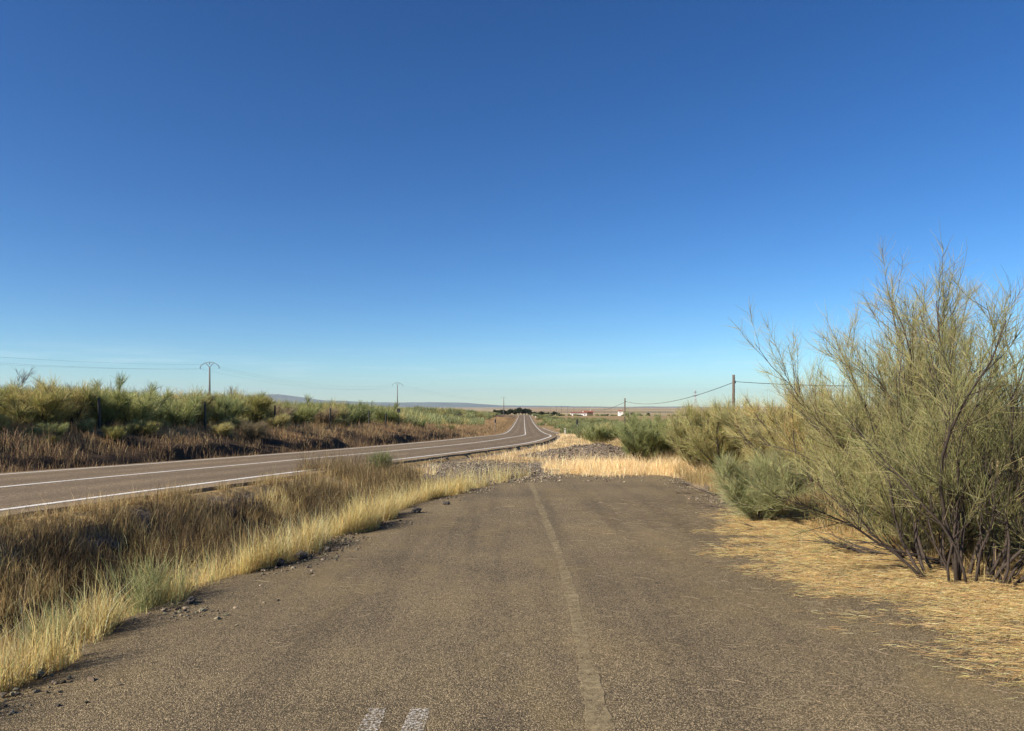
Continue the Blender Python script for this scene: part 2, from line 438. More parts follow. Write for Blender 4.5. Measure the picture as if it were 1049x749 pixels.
# side lane that leaves the road on the right, with its own edge line
Ys = np.linspace(112, 215, 60)
tt = np.interp(Ys, [112, 150, 215], [7.4, 6.2, 5.0])
xc, tx, ty, z, c = road_frame(Ys)
def side(t, dz): return np.stack([xc + ty * t, Ys - tx * t, z + c * t + dz], -1)
P = np.stack([side(np.full_like(Ys, HALF + .12), -.02), side(tt + .5, -.02)], 1)
tag(obj('road_side_lane', mesh_np('road_side_lane', P.reshape(-1, 3), grid_faces(60, 2), M['road_asphalt'])), kind='structure')
P = np.stack([side(tt - .1, -.012), side(tt + .1, -.012)], 1)
tag(obj('road_marking', mesh_np('road_marking', P.reshape(-1, 3), grid_faces(60, 2), M['paint'])), kind='structure')

# old carriageway under the camera
Yo = np.arange(-8, Y_END + .01, .06)
m = 40
xl = XL(Yo) + (fnoise(Yo / .7, Yo * 0, 21, 4) - .5) * .7
xr = XR(Yo) + (fnoise(Yo / .8, Yo * 0, 22, 4) - .5) * .8
u = np.linspace(0, 1, m)[None]
PX = xl[:, None] * (1 - u) + xr[:, None] * u
PY = np.repeat(Yo[:, None], m, 1) + (Yo[:, None] > Y_END - .2) * (fnoise(PX * 1.5, PX * 0, 23) - .5) * 1.6
PZ = z0(PY) + (fnoise(PX / 1.6, PY / 1.6, 24) - .5) * .035
edge = np.minimum(PX - xl[:, None], xr[:, None] - PX)
PZ = PZ - .03 * sstep(.35, 0, edge)
PP = np.stack([PX, PY, PZ], -1)
lo0 = PP[:, :1].copy(); lo0[..., 2] -= .12; lo1 = PP[:, -1:].copy(); lo1[..., 2] -= .12
PP = np.concatenate([lo0, PP, lo1], 1)
tag(obj('old_road', mesh_np('old_road', PP.reshape(-1, 3), grid_faces(len(Yo), m + 2), M['old_asphalt'], smooth=False)), kind='structure')
def on_old(x, y): return z0(y) + (fnoise(x / 1.6, y / 1.6, 24) - .5) * .035
def old_mark(x0f, w, y0, y1, mat, name='road_marking'):
    Ys = np.arange(y0, y1, .05); ws = np.linspace(-.5, .5, 5)
    X = x0f(Ys)[:, None] + ws[None] * w(Ys)[:, None] + (fnoise(Ys[:, None] / .09 + ws[None] * 7, ws[None] * 9 + 0 * Ys[:, None], 66) - .5) * .035; Yg = np.repeat(Ys[:, None], 5, 1)
    Pm = np.stack([X, Yg, on_old(X, Yg) + .005], -1)
    tag(obj(name, mesh_np(name, Pm.reshape(-1, 3), grid_faces(len(Ys), 5), M[mat])), kind='structure')
old_mark(lambda y: np.interp(y, [2, 4, 6, 9, 14, 19], [.43, .46, .52, .53, .48, .42]) + (fnoise(y / 2.5, y * 0, 61) - .5) * .05, lambda y: .06 + .10 * fnoise(y / .5, y * 0, 62), 2, 18.5, 'lane_faded')
old_mark(lambda y: -.735 + (y - 3.9) * .10 * 0, lambda y: np.full_like(y, .10), 2.2, 4.13, 'paint_worn')
old_mark(lambda y: -.505 + (y - 3.9) * .02, lambda y: np.full_like(y, .11), 2.2, 4.13, 'paint_worn')

# ------------------------------------------------------------------ grass
def blades(X, Y, h, w, tint, lean=.35, Z=None, seed_head=0.0, lean_dir=None):
    n = len(X)
    Z = H(X, Y) - .02 if Z is None else Z
    a = rng.uniform(0, 2 * math.pi, n) if lean_dir is None else lean_dir + rng.normal(0, .8, n)
    yaw = rng.uniform(0, math.pi, n)
    L = rng.gamma(2.0, lean * .62, n); L = np.minimum(L, 1.6); h = h * np.clip(rng.lognormal(-.06, .34, n), .4, 1.9)
    d = np.stack([np.cos(a), np.sin(a)], -1) * (L * h)[:, None]
    sd = np.stack([np.cos(yaw), np.sin(yaw)], -1)
    base = np.stack([X, Y], -1)
    V = np.zeros((n, 5, 3))
    V[:, 0, :2] = base - sd * w[:, None] / 2; V[:, 1, :2] = base + sd * w[:, None] / 2
    mid = base + d * .38
    wm = w * .8
    V[:, 2, :2] = mid - sd * wm[:, None] / 2; V[:, 3, :2] = mid + sd * wm[:, None] / 2
    V[:, 4, :2] = base + d
    V[:, 0, 2] = V[:, 1, 2] = Z; V[:, 2, 2] = V[:, 3, 2] = Z + h * .58; V[:, 4, 2] = Z + h * (1 - .25 * np.minimum(L, 1.5))
    b = np.arange(n)[:, None] * 5
    F = np.concatenate([b + np.array([[0, 1, 3]]), b + np.array([[0, 3, 2]]), b + np.array([[2, 3, 4]])], 1).reshape(-1, 3)
    return V.reshape(-1, 3), F, np.repeat(tint, 5, 0)
def pal(n, cols, wts, jit=.18):
    cols = np.array(cols); k = rng.choice(len(cols), n, p=np.array(wts) / sum(wts))
    c = cols[k] * (1 + rng.normal(0, jit, (n, 1))) * (1 + rng.normal(0, .05, (n, 3)))
    return np.clip(c, .01, .9)
GOLD = [(.90, .67, .29), (.92, .76, .41), (.74, .53, .21), (.42, .27, .11)]
PALE = [(.79, .63, .31), (.86, .72, .41), (.66, .50, .23), (.43, .32, .15)]
BROWN = [(.42, .30, .145), (.29, .20, .095), (.52, .39, .20), (.16, .11, .06)]
TAN = [(.54, .39, .18), (.62, .47, .25), (.42, .28, .13), (.28, .19, .09)]
GREEN = [(.13, .15, .055), (.18, .19, .075), (.24, .23, .10)]
DARKW = [(.075, .05, .032), (.12, .08, .05), (.18, .125, .07), (.05, .034, .024)]
def accept(X, Y, dens): return rng.uniform(0, 1, len(X)) < dens
def build_stuff(name, parts, mat, label, cat):
    V = []; F = []; T = []; n = 0
    for v, f, t in parts:
        V.append(v); F.append(f + n); T.append(t); n += len(v)
    o = obj(name, mesh_np(name, np.concatenate(V), np.concatenate(F), mat, np.concatenate(T)))
    tag(o, label, cat, kind='stuff'); return o

# 1 golden strip along the left edge of the old road and up the far end
n = 135000
Y = 3.2 + (20.5 - 3.2) * rng.uniform(0, 1, n) ** 1.35; d = rng.exponential(.55, n)
X = XL(Y) + .12 - d + (fnoise(Y / .7, Y * 0, 21, 4) - .5) * .7
t, _, _ = road_t(X, Y)
cl = fnoise(X / .35, Y / .35, 71)
k = (t > HALF + .2) & (d < 2.2) & accept(X, Y, sstep(.38, .66, cl)) & accept(X, Y, np.interp(Y, [14.5, 18], [1, .12]))
X, Y, d, cl = X[k], Y[k], d[k], cl[k]
h = (.13 + .22 * rng.uniform(0, 1, len(X))) * (.6 + .8 * cl) * sstep(-.25, .25, d + .12) + .05
gold = blades(X, Y, h, rng.uniform(.0025, .006, len(X)), pal(len(X), GOLD, [4, 3, 3, 1.2]), .3)
# 2 ditch: dark weeds and brown grass
def ditch(n, y0, y1, wlo, whi, hlo, hhi, cols, wts, dens=(.35, .6), wd=(.003, .007), seed=72, lean=.34, sc=.5, patch=None):
    Y = y0 + (y1 - y0) * rng.uniform(0, 1, n) ** 1.2
    xe = road_frame(Y)[0] + HALF + .2; xl = XL(Y)
    w = rng.uniform(wlo, whi, n); X = xe + (xl - xe) * w
    cl = fnoise(X / sc, Y / sc, seed)
    k = (xl - xe > .5) & accept(X, Y, sstep(dens[0], dens[1], cl))
    if patch is not None:
        pn = fnoise(X / 1.1, Y / 1.3, 79) + rng.normal(0, .05, n); k = k & ((pn > .5) if patch > 0 else (pn < .5))
    X, Y, cl = X[k], Y[k], cl[k]; m = len(X)
    return blades(X, Y, .84 * (hlo + (hhi - hlo) * rng.uniform(0, 1, m)) * (.6 + .8 * cl), rng.uniform(wd[0], wd[1], m), pal(m, cols, wts), lean)
verge = [gold,
         ditch(80000, 5, 20.0, .0, .36, .08, .26, TAN, [4, 3, 2, 1], seed=73),
         ditch(42000, 5, 17.5, .15, .85, .10, .34, BROWN, [3, 3, 2, 2], (.40, .62), seed=74, patch=-1),
         ditch(80000, 4.5, 18.5, .15, 1.0, .10, .36, GOLD + TAN, [3, 2, 2, 1, 2, 2, 1, 1], (.40, .6), seed=78, patch=1),
         ditch(3000, 4, 16, .25, 1.0, .25, .5, TAN + GOLD, [3, 2, 2, 1, 3, 2, 2, 1], (.45, .6), (.003, .006), 77, .2),
         ditch(14000, 4, 15.5, .5, 1.0, .2, .45, GOLD, [3, 2, 3, 2], (.5, .7), seed=75)]
def patch_at(x, y, r, n, cols, wts, hlo, hhi):
    a = rng.uniform(0, 6.28, n); q = r * np.sqrt(rng.uniform(0, 1, n)) * (.6 + .6 * fnoise(np.cos(a) * 2 + 5, np.sin(a) * 2, 88))
    X = x + np.cos(a) * q * 1.3; Y = y + np.sin(a) * q
    return blades(X, Y, rng.uniform(hlo, hhi, n), rng.uniform(.003, .008, n), pal(n, cols, wts), .4)
verge += [patch_at(-3.9, 18.7, 1.3, 5200, BROWN + DARKW[1:3], [3, 3, 2, 2, 2, 2], .12, .5), patch_at(-2.6, 17.6, 1.0, 3200, BROWN + DARKW[1:3], [3, 3, 2, 2, 2, 2], .1, .42), patch_at(-3.3, 15.2, 1.1, 4200, DARKW + BROWN[:2], [2, 3, 3, 1, 2, 2], .15, .5), patch_at(-4.2, 11.2, 1.2, 5000, DARKW + BROWN[:2], [2, 3, 3, 1, 2, 2], .15, .55), patch_at(-3.6, 8.6, .9, 4200, DARKW + BROWN[:2], [3, 3, 3, 2, 2, 1], .15, .5)]
build_stuff('dry_grass', verge, M['grass'], 'golden dry grass filling the verge between the old road and the main road', 'dry grass')
# dark weeds
build_stuff('dry_weeds', [ditch(70000, 4.5, 15.5, .15, .78, .12, .42, DARKW, [3, 3, 2, 2], (.42, .58), (.004, .009), 76, .35, .8, patch=-1)], M['grass'], 'dark brown dead weeds standing in the left ditch', 'weeds')
# 3 bank beyond the main road
n = 400000
Y = 6 + 386 * rng.uniform(0, 1, n) ** 2.4; el = rng.uniform(.15, 11, n)
xc, tx, ty, _, _ = road_frame(Y); X = xc - ty * (HALF + el); Yb = Y + tx * (HALF + el)
cl = fnoise(X / 1.3, Yb / 1.3, 81)
k = accept(X, Yb, sstep(.32, .62, cl + .10 * (el > 3.5))) & (X / np.maximum(Yb, 1) > -1.15)
X, Yb, el, cl = X[k], Yb[k], el[k], cl[k]; m = len(X)
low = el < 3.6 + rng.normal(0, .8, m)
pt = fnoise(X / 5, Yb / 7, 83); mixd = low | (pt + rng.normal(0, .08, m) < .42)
bank_shade = el < 1.7 + 1.9 * fnoise(X / 4, Yb / 5, 86) + rng.normal(0, .5, m)
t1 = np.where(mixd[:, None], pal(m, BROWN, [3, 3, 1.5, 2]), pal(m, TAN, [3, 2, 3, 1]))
t1 = np.where((bank_shade & (Yb < 75) & (rng.uniform(0, 1, m) < .72))[:, None], pal(m, DARKW + BROWN[:2], [3, 3, 3, 1.5, 1.5, 1.5]), t1)  # low near bank: dead-weed tones, also the bank's shade put into blade colour
rd = (fnoise(X / 3, Yb / 4, 84) + rng.normal(0, .06, m) > .64); t1[rd] = pal(rd.sum(), [(.36, .23, .11), (.44, .30, .14), (.24, .15, .075)], [2, 2, 1])
hh = rng.uniform(.14, .42, m) * (.6 + .8 * cl) * np.where(el < 1, .7, 1) * np.where(Yb > 60, 1.25, 1)
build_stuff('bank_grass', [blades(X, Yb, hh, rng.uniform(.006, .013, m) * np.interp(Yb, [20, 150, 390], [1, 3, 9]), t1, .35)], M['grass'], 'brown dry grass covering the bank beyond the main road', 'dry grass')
# 4 field of pale grass past the end of the old road
parts = []
n = 120000
Y = 19 + 95 * rng.uniform(0, 1, n) ** 1.8; X = rng.uniform(-4, 16, n)
t, _, _ = road_t(X, Y)
cl = fnoise(X / .9, Y / .9, 91)
pile = np.hypot((X - 3.2) / 3.0, (Y - 30.5) / 2.6) < .85
pile = pile & accept(X, Y, .85 + .15 * (np.hypot((X - 3.2) / 3.0, (Y - 30.5) / 2.6) < .5))
grv = (Y < 25.5) & (np.abs(X + .3 + (Y - 20) * .06) < 1.7)
k = (t > HALF + .4) & ~pile & accept(X, Y, np.where(grv, .04, sstep(.36, .66, cl))) & ~((Y < Y_END + .15) & (X > XL(Y)) & (X < XR(Y) - .2))
X, Y, cl = X[k], Y[k], cl[k]; m = len(X)
parts.append(blades(X, Y, rng.uniform(.08, .27, m) * (.6 + .8 * cl), rng.uniform(.005, .01, m) * np.interp(Y, [20, 100], [1, 3]), pal(m, PALE, [3, 4, 2, 1]), .35))
# tall band right at the end of the asphalt
n = 34000
X = .9 + 4.6 * rng.uniform(0, 1, n) ** .8; Y = Y_END + .5 + rng.normal(.25, .8, n) * (.4 + .9 * fnoise(X / 1.2, X * 0, 93)) + 1.1 * (fnoise(X / 1.4, X * 0 + 3, 94) - .4) - .1 * (X - 2.5)
cl = fnoise(X / .5, Y / .5, 92); k = accept(X, Y, sstep(.25, .55, cl)); X, Y, cl = X[k], Y[k], cl[k]; m = len(X)
parts.append(blades(X, Y, rng.uniform(.08, .40, m) * (.4 + 1.0 * cl) * (.5 + .75 * fnoise(X / 1.1, X * 0 + 5, 99)), rng.uniform(.004, .009, m), pal(m, PALE, [3, 5, 1.5, .6]), .3))
build_stuff('field_grass', parts, M['grass'], 'pale yellow grass growing past the broken end of the old road', 'dry grass')
# 5 understory on the right
n = 150000
Y = 5 + 40 * rng.uniform(0, 1, n) ** 1.7; X = XR(Y) + .1 + np.abs(rng.normal(0, 2.2, n))
cl = fnoise(X / .6, Y / .6, 95)
near = (Y < 8.0) & (X < XR(Y) + .9)
k = accept(X, Y, sstep(.36, .62, cl) * np.where(near, .3, 1)); X, Y, cl = X[k], Y[k], cl[k]; m = len(X)
build_stuff('understory_grass', [blades(X, Y, rng.uniform(.12, .42, m) * (.5 + .9 * cl), rng.uniform(.003, .007, m), pal(m, TAN, [3, 3, 2, 1]), .5)], M['grass'], 'tan dead grass under the shrubs right of the old road', 'dry grass')

# straw litter lying on the right of the old road
def litter(X, Y, L, w, tint, spread=.5):
    n = len(X); a = rng.normal(math.pi, spread, n) + (rng.uniform(0, 1, n) < .5) * math.pi + .12
    bend = rng.normal(0, .12, n)
    P = np.zeros((n, 3, 3))
    for k_, s in enumerate((-.5, 0, .5)):
        P[:, k_, 0] = X + np.cos(a + bend * s) * L * s; P[:, k_, 1] = Y + np.sin(a + bend * s) * L * s
    z = np.where((X > XL(Y)) & (X < XR(Y)) & (Y < Y_END), on_old(X, Y), H(X, Y)) + .006 + np.abs(rng.normal(0, .014, n)) * (1 + 1.3 * sstep(.45, .7, fnoise(X / .3, Y / .25, 101)))
    P[:, :, 2] = z[:, None] + rng.normal(0, .003, (n, 3)) + np.array([0, .003, 0])
    R = np.stack([w * .5, w * .5, w * .2], 1)
    v, f = tubes(P, R, 3)
    return v, f, np.repeat(tint, 9, 0)
def straw_mask(X, Y):
    edge = XR(Y) - np.interp(Y, [3, 4.2, 5.2, 6.5, 8, 10, 12], [.5, 1.1, 1.35, 1.6, 1.6, 1.05, .3])
    return sstep(-.5, .9, X - edge + (fnoise(X / .6, Y / .3, 97, 4) - .5) * 1.7)
n = 250000
Y = rng.uniform(3.4, 12.5, n); X = XR(Y) + rng.uniform(-2.6, 1.8, n)
k = accept(X, Y, straw_mask(X, Y) * (.42 + .58 * sstep(.32, .6, fnoise(X / .25, Y / .12, 98)))); X, Y = X[k], Y[k]; m = len(X)
p1 = litter(X, Y, rng.uniform(.04, .13, m), rng.uniform(.0012, .0032, m), pal(m, [(.84, .65, .29), (.90, .75, .41), (.66, .49, .21), (.26, .185, .09)], [4, 3, 3, 1.2]))
n = 9000
Y = rng.uniform(3.3, 14, n); X = rng.uniform(-2.6, 4.5, n)
k = accept(X, Y, .06 + .94 * sstep(.2, 3.2, X)) ; X, Y = X[k], Y[k]; m = len(X)
p2 = litter(X, Y, rng.uniform(.03, .17, m), rng.uniform(.0008, .0019, m), pal(m, [(.5, .4, .24), (.58, .5, .34), (.36, .27, .15)], [3, 3, 2]), .7)
build_stuff('straw_litter', [p1, p2], M['grass'], 'flattened straw spread over the right side of the old road', 'straw')

# ------------------------------------------------------------------ gravel and stones
ICO_T = (1 + 5 ** .5) / 2
ICO_V = norm(np.array([(-1, ICO_T, 0), (1, ICO_T, 0), (-1, -ICO_T, 0), (1, -ICO_T, 0), (0, -1, ICO_T), (0, 1, ICO_T), (0, -1, -ICO_T), (0, 1, -ICO_T), (ICO_T, 0, -1), (ICO_T, 0, 1), (-ICO_T, 0, -1), (-ICO_T, 0, 1)], float))
ICO_F = np.array([(0, 11, 5), (0, 5, 1), (0, 1, 7), (0, 7, 10), (0, 10, 11), (1, 5, 9), (5, 11, 4), (11, 10, 2), (10, 7, 6), (7, 1, 8), (3, 9, 4), (3, 4, 2), (3, 2, 6), (3, 6, 8), (3, 8, 9), (4, 9, 5), (2, 4, 11), (6, 2, 10), (8, 6, 7), (9, 8, 1)])
def stones(P, s):
    n = len(P)
    V = ICO_V[None] * (1 + rng.normal(0, .22, (n, 12, 1)))
    V = V * (s[:, None] * rng.uniform(.6, 1.2, (n, 3)) * np.array([1, 1, .7]))[:, None]
    a = rng.uniform(0, 6.28, n); ca, sa = np.cos(a)[:, None], np.sin(a)[:, None]
    V = np.stack([V[..., 0] * ca - V[..., 1] * sa, V[..., 0] * sa + V[..., 1] * ca, V[..., 2]], -1) + P[:, None]
    F = (ICO_F[None] + np.arange(n)[:, None, None] * 12).reshape(-1, 3)
    return V.reshape(-1, 3), F
M['stone_tint'] = blade_mat('loose_stone', 0., .95)
STN = [(.25, .20, .145), (.17, .135, .10), (.36, .29, .21), (.09, .07, .052)]
def stone_stuff(name, P, s, label, cat):
    V, F = stones(P, s)
    o = obj(name, mesh_np(name, V, F, M['stone_tint'], np.repeat(pal(len(P), STN, [4, 3, 2, 1.2], .25), 12, 0), smooth=False))
    return o, tag(o, label, cat, kind='stuff')
n = 11500
Y = rng.uniform(17.2, 27.5, n); X = -.3 + (Y - 20) * -.06 + rng.normal(0, 1.25, n)
t, _, _ = road_t(X, Y)
k = (t > HALF - .1) & accept(X, Y, sstep(17.2, 20, Y) * sstep(27.5, 24, Y) * sstep(.3, .5, fnoise(X / .8, Y / .8, 110)))
X, Y = X[k], Y[k]
z = np.where((X > XL(Y)) & (X < XR(Y)) & (Y < Y_END), on_old(X, Y), H(X, Y))
Pg = [np.stack([X, Y, z + .006], -1)]; Sg = [np.abs(rng.normal(.014, .009, len(X))) + .006]
# crumbs along both broken edges
for sgn in (0, 1):
    n = 4200
    Y = 4 + 17 * rng.uniform(0, 1, n); X = (XL(Y) if sgn == 0 else XR(Y)) + (.25 if sgn == 0 else -.2) + rng.normal(0, .22, n)
    k = accept(X, Y, sstep(.42, .6, fnoise(X / .6, Y / .6, 111))) & ((sgn == 0) | (Y > 11.5)); X, Y = X[k], Y[k]
    z = np.where((X > XL(Y)) & (X < XR(Y)) & (Y < Y_END), on_old(X, Y), H(X, Y))
    Pg.append(np.stack([X, Y, z + .004], -1)); Sg.append(np.abs(rng.normal(.007, .007, len(X))) + .003)
stone_stuff('gravel', np.concatenate(Pg), np.concatenate(Sg), 'loose grey gravel where the old road breaks up', 'gravel')
# the heap
n = 48
gu, gv = np.meshgrid(np.linspace(-1, 1, n), np.linspace(-1, 1, n))
rr = np.hypot(gu, gv)
hx, hy = 3.2 + gu * 3.2, 30.5 + gv * 2.8
def heap_z(x, y):
    u_, v_ = (x - 3.2) / 3.2, (y - 30.5) / 2.8
    r = np.hypot(u_, v_)
    return H(x, y, False) - .05 + .56 * np.clip(1 - r, 0, 1) ** .9 * (.5 + 1.0 * fnoise(x / 1.1, y / 1.1, 120)) + .16 * np.exp(-((u_ - .25) ** 2 + v_ ** 2) * 9)
hz = heap_z(hx.ravel(), hy.ravel()) + (fnoise(hx.ravel() / .15, hy.ravel() / .15, 121) - .5) * .08
heap = empty('gravel_heap', (3.2, 30.5, float(H(3.2, 30.5, False))))
tag(heap, 'grey gravel heap among pale grass beyond the end of the old road', 'gravel heap')
off = np.array(heap.location)
obj('mound', mesh_np('mound', np.stack([hx.ravel(), hy.ravel(), hz], -1) - off, grid_faces(n, n), M['stone'], smooth=True), heap)
k = 3200
a = rng.uniform(0, 6.28, k); r = np.sqrt(rng.uniform(0, 1, k)) * .92
x = 3.2 + np.cos(a) * r * 3.2; y = 30.5 + np.sin(a) * r * 2.8
V, F = stones(np.stack([x, y, heap_z(x, y) + .02], -1) - off, np.abs(rng.normal(.02, .012, k)) + .008)
tag(obj('loose_stones', mesh_np('loose_stones', V, F, M['stone_tint'], np.repeat(pal(k, STN, [4, 4, 1.5, 2], .25), 12, 0), smooth=False), heap), kind='stuff')

# broken chunks of asphalt along the left edge
chunks = [(-2.32, 8.35, .10, 'largest broken asphalt lump, on the left edge of the old road'),
          (-2.48, 8.0, .07, 'flat broken asphalt piece beside the largest lump, near golden grass'),
          (-2.15, 8.75, .06, 'small asphalt lump just past the largest lump at the road edge'),
          (-2.72, 6.35, .055, 'small pale asphalt lump nearest the camera on the left edge'),
          (-1.55, 12.1, .08, 'dark asphalt lump where the left edge crumbles into gravel'),
          (-1.15, 13.2, .07, 'rounded asphalt lump by the farther stretch of crumbled left edge'),
          (2.15, 21.2, .08, 'dark lump at the foot of the tall pale grass at the asphalt end')]
for x, y, s, lab in chunks:
    V, F = stones(np.zeros((1, 3)), np.array([s]))
    for it in range(2):                      # refine the lump so its face is broken, not faceted
        nv = len(V); mids = {}; NV = list(map(tuple, V)); NF = []
        def mp(i, j):
            key = (min(i, j), max(i, j))
            if key not in mids:
                p = (np.array(NV[i]) + np.array(NV[j])) / 2 * (1 + random.uniform(-.10, .13)); mids[key] = len(NV); NV.append(tuple(p))
            return mids[key]
        for a_, b_, c_ in F:
            ab, bc, ca = mp(a_, b_), mp(b_, c_), mp(c_, a_)
            NF += [(a_, ab, ca), (b_, bc, ab), (c_, ca, bc), (ab, bc, ca)]
        V, F = np.array(NV), np.array(NF)
    zc = float(on_old(np.array([x]), np.array([y]))[0]) if x > float(XL(y)) else Hs(x, y)
    o = obj('asphalt_lump', mesh_np('asphalt_lump', V, F, M['tar'], smooth=False), None, (x, y, zc + s * .3))
    tag(o, lab, 'asphalt lump', 'broken asphalt lumps on the edges of the old road')

# ------------------------------------------------------------------ broom shrubs
def perp(d):
    a = rng.normal(0, 1, d.shape); return norm(a - (a * d).sum(-1, keepdims=True) * d)
def grow(base, d, L, K, up, wob):
    """curved paths from base along d: (N,K,3)"""
    n = len(base); P = np.zeros((n, K, 3)); P[:, 0] = base; dd = d.copy()
    for k_ in range(1, K):
        dd = norm(dd + np.array([0, 0, up]) + perp(dd) * wob)
        P[:, k_] = P[:, k_ - 1] + dd * (L / (K - 1))[:, None]
    return P
def sample(P, i, u):
    K = P.shape[1]; x = u * (K - 1); j = np.minimum(x.astype(int), K - 2); f = (x - j)[:, None]
    a = P[i, j]; b = P[i, j + 1]
    return a + (b - a) * f, norm(b - a)
OLIVE = [(.48, .455, .19), (.59, .545, .25), (.37, .36, .15), (.64, .55, .29), (.34, .27, .17)]
SAGE = [(.36, .40, .17), (.44, .47, .22), (.27, .31, .125), (.54, .52, .26)]
YELL = [(.47, .43, .16), (.56, .49, .20), (.36, .34, .12), (.62, .49, .23)]
def broom(stem_dirs, height, n_br, n_tw, tw_len, tw_r, cols, wts, sides=3, fill_low=.08, base_r=.18, stem_r=.022, up=.10, tw_spread=.5, K_tw=4, straight=.15, frac=.84):
    """returns list of stem (paths, radii), branch tube and twig arrays"""
    S = len(stem_dirs); d = norm(np.array(stem_dirs, float))
    b = np.stack([d[:, 0] * base_r, d[:, 1] * base_r, np.zeros(S) - .03], -1) + rng.normal(0, .03, (S, 3)) * np.array([1, 1, 0])
    L = frac * height * rng.uniform(.6, 1.05, S) / np.maximum(.55, d[:, 2])
    L = np.minimum(L, height * 1.05)
    SP = grow(b, d, L, 9, up * .4, straight)
    SR = stem_r * rng.uniform(.7, 1.2, (S, 1)) * np.linspace(1, .22, 9)[None]
    # branches
    i = rng.integers(0, S, n_br); u_ = rng.uniform(fill_low, .98, n_br)
    p, dd = sample(SP, i, u_)
    bd = norm(dd + perp(dd) * rng.uniform(.35, .9, (n_br, 1)) + np.array([0, 0, .15]))
    BL = height * rng.uniform(.16, .36, n_br) * (1.1 - .55 * u_)
    BP = grow(p, bd, BL, 6, up, .13)
    BR = np.interp(u_, [0, 1], [.0075, .004])[:, None] * (stem_r / .022) * np.linspace(1, .35, 6)[None]
    # twigs in sprays from the branches and the stem ends
    j = rng.integers(0, n_br, n_tw); v_ = rng.uniform(.2, 1., n_tw) ** .8
    p2, d2 = sample(BP, j, v_)
    td = norm(d2 + perp(d2) * rng.uniform(.1, tw_spread * 1.7, (n_tw, 1)) + np.array([0, 0, .04]))
    TL = tw_len * rng.uniform(.45, 1.2, n_tw)
    TP = grow(p2, td, TL, K_tw, up * .6, .23)
    TP[:, :, 2] = np.maximum(TP[:, :, 2], .02)
    TR = tw_r * rng.uniform(.7, 1.25, (n_tw, 1)) * np.linspace(1, .4, K_tw)[None]
    tint = pal(n_tw, cols, wts, .2)
    return SP, SR, BP, BR, TP, TR, tint
def shrub_parts(root, data, sides=3, stem_parts=True, K_tw=4):
    SP, SR, BP, BR, TP, TR, tint = data
    for s in range(len(SP)):
        if stem_parts:
            MB().tube(SP[s], SR[s], 6).build('stem', M['bark'], root, True)
    v, f = tubes(BP, BR, 4); obj('branch_canopy', mesh_np('branch_canopy', v, f, M['bark'], smooth=True), root)
    v, f = tubes(TP, TR, sides); obj('foliage', mesh_np('foliage', v, f, M['twig'], np.repeat(tint, K_tw * (sides if sides > 2 else 2), 0)), root)
def dirs(n, lean=(0, 0), spread=.55):
    a = np.linspace(0, 6.28, n, endpoint=False) + rng.normal(0, .3, n); s = spread * np.sqrt(rng.uniform(.1, 1, n))
    return np.stack([np.cos(a) * s + lean[0], np.sin(a) * s + lean[1], np.ones(n)], -1)

GRP_R = 'broom shrubs right of the old road'
def big(x, y, label, height, nstem, lean, spread, nbr, ntw, cols, wts, **kw):
    global rng
    rng = np.random.default_rng(kw.pop('seed', 5) + int(x * 100 + y * 10))
    r = empty('broom_shrub', (x, y, Hs(x, y)))
    tag(r, label, 'shrub', GRP_R)
    shrub_parts(r, broom(dirs(nstem, lean, spread), height, nbr, ntw, kw.pop('tw_len', .27), kw.pop('tw_r', .0020), cols, wts, **kw))
    return r
big(4.35, 7.2, 'tallest bare-topped broom shrub with tangled dark stems, nearest on the right', 3.1, 26, (.06, .02), .66, 480, 10500, OLIVE, [3, 3, 2, 2, 1.2], stem_r=.017, base_r=.62, tw_spread=.7, straight=.24, fill_low=.2)
big(5.0, 9.5, 'broad olive broom shrub leaning left over the straw, behind the tallest one', 3.75, 30, (0.0, -.02), .42, 600, 18500, OLIVE, [3, 3, 2, 3, 1.2], stem_r=.017, base_r=.7, tw_spread=.7, straight=.24)
big(4.75, 10.1, 'waist-high olive broom leaning out between the round bush and the big shrubs', 1.9, 22, (-.10, -.05), .5, 380, 9500, OLIVE, [4, 4, 2, 3, 1], stem_r=.012, base_r=.4, tw_spread=.65)
big(5.3, 6.9, 'broom shrub cut by the right picture edge with thin upright grey stems', 2.6, 14, (.0, 0), .55, 280, 6000, OLIVE, [3, 2, 3, 2, 1.2], stem_r=.018, base_r=.45, straight=.2)
big(4.6, 8.2, 'low olive broom sprawling between the two big shrubs on the right', 1.35, 24, (-.25, -.05), 1.0, 340, 7000, OLIVE, [3, 3, 2, 3, 1.2], stem_r=.011, base_r=.35)
big(5.4, 13.2, 'yellowish broom shrub between the leaning one and the round green bush', 1.9, 20, (-.15, 0), .8, 340, 9500, YELL, [3, 3, 3, 2], tw_r=.0026, base_r=.35)
big(7.4, 13.0, 'olive broom shrub half hidden behind the tallest shrub', 2.3, 16, (0, 0), .65, 320, 8000, OLIVE, [3, 3, 3, 1, 1.2], tw_r=.003)
big(3.72, 11.2, 'low round grey-green broom bush at the asphalt edge', 1.02, 30, (-.02, -.05), .82, 460, 15000, [(.38, .41, .20), (.47, .49, .26), (.28, .31, .14), (.58, .54, .30)], [4, 3, 3, 1.5], tw_len=.25, stem_r=.009, up=.02, tw_spread=.4, base_r=.14)
big(5.0, 17.5, 'olive-yellow broom shrub beside the pale grass at the asphalt bend', 1.85, 20, (-.05, 0), .8, 380, 13000, [(.46, .43, .17), (.55, .50, .22), (.35, .36, .14), (.60, .49, .24)], [4, 3, 4, 1.5], tw_r=.003, tw_len=.3)
big(5.15, 20.5, 'bushy olive broom shrub right behind the olive-yellow one', 1.7, 20, (-.1, 0), .85, 360, 12000, OLIVE, [4, 2, 4, 1, 1], tw_r=.0032, tw_len=.3)
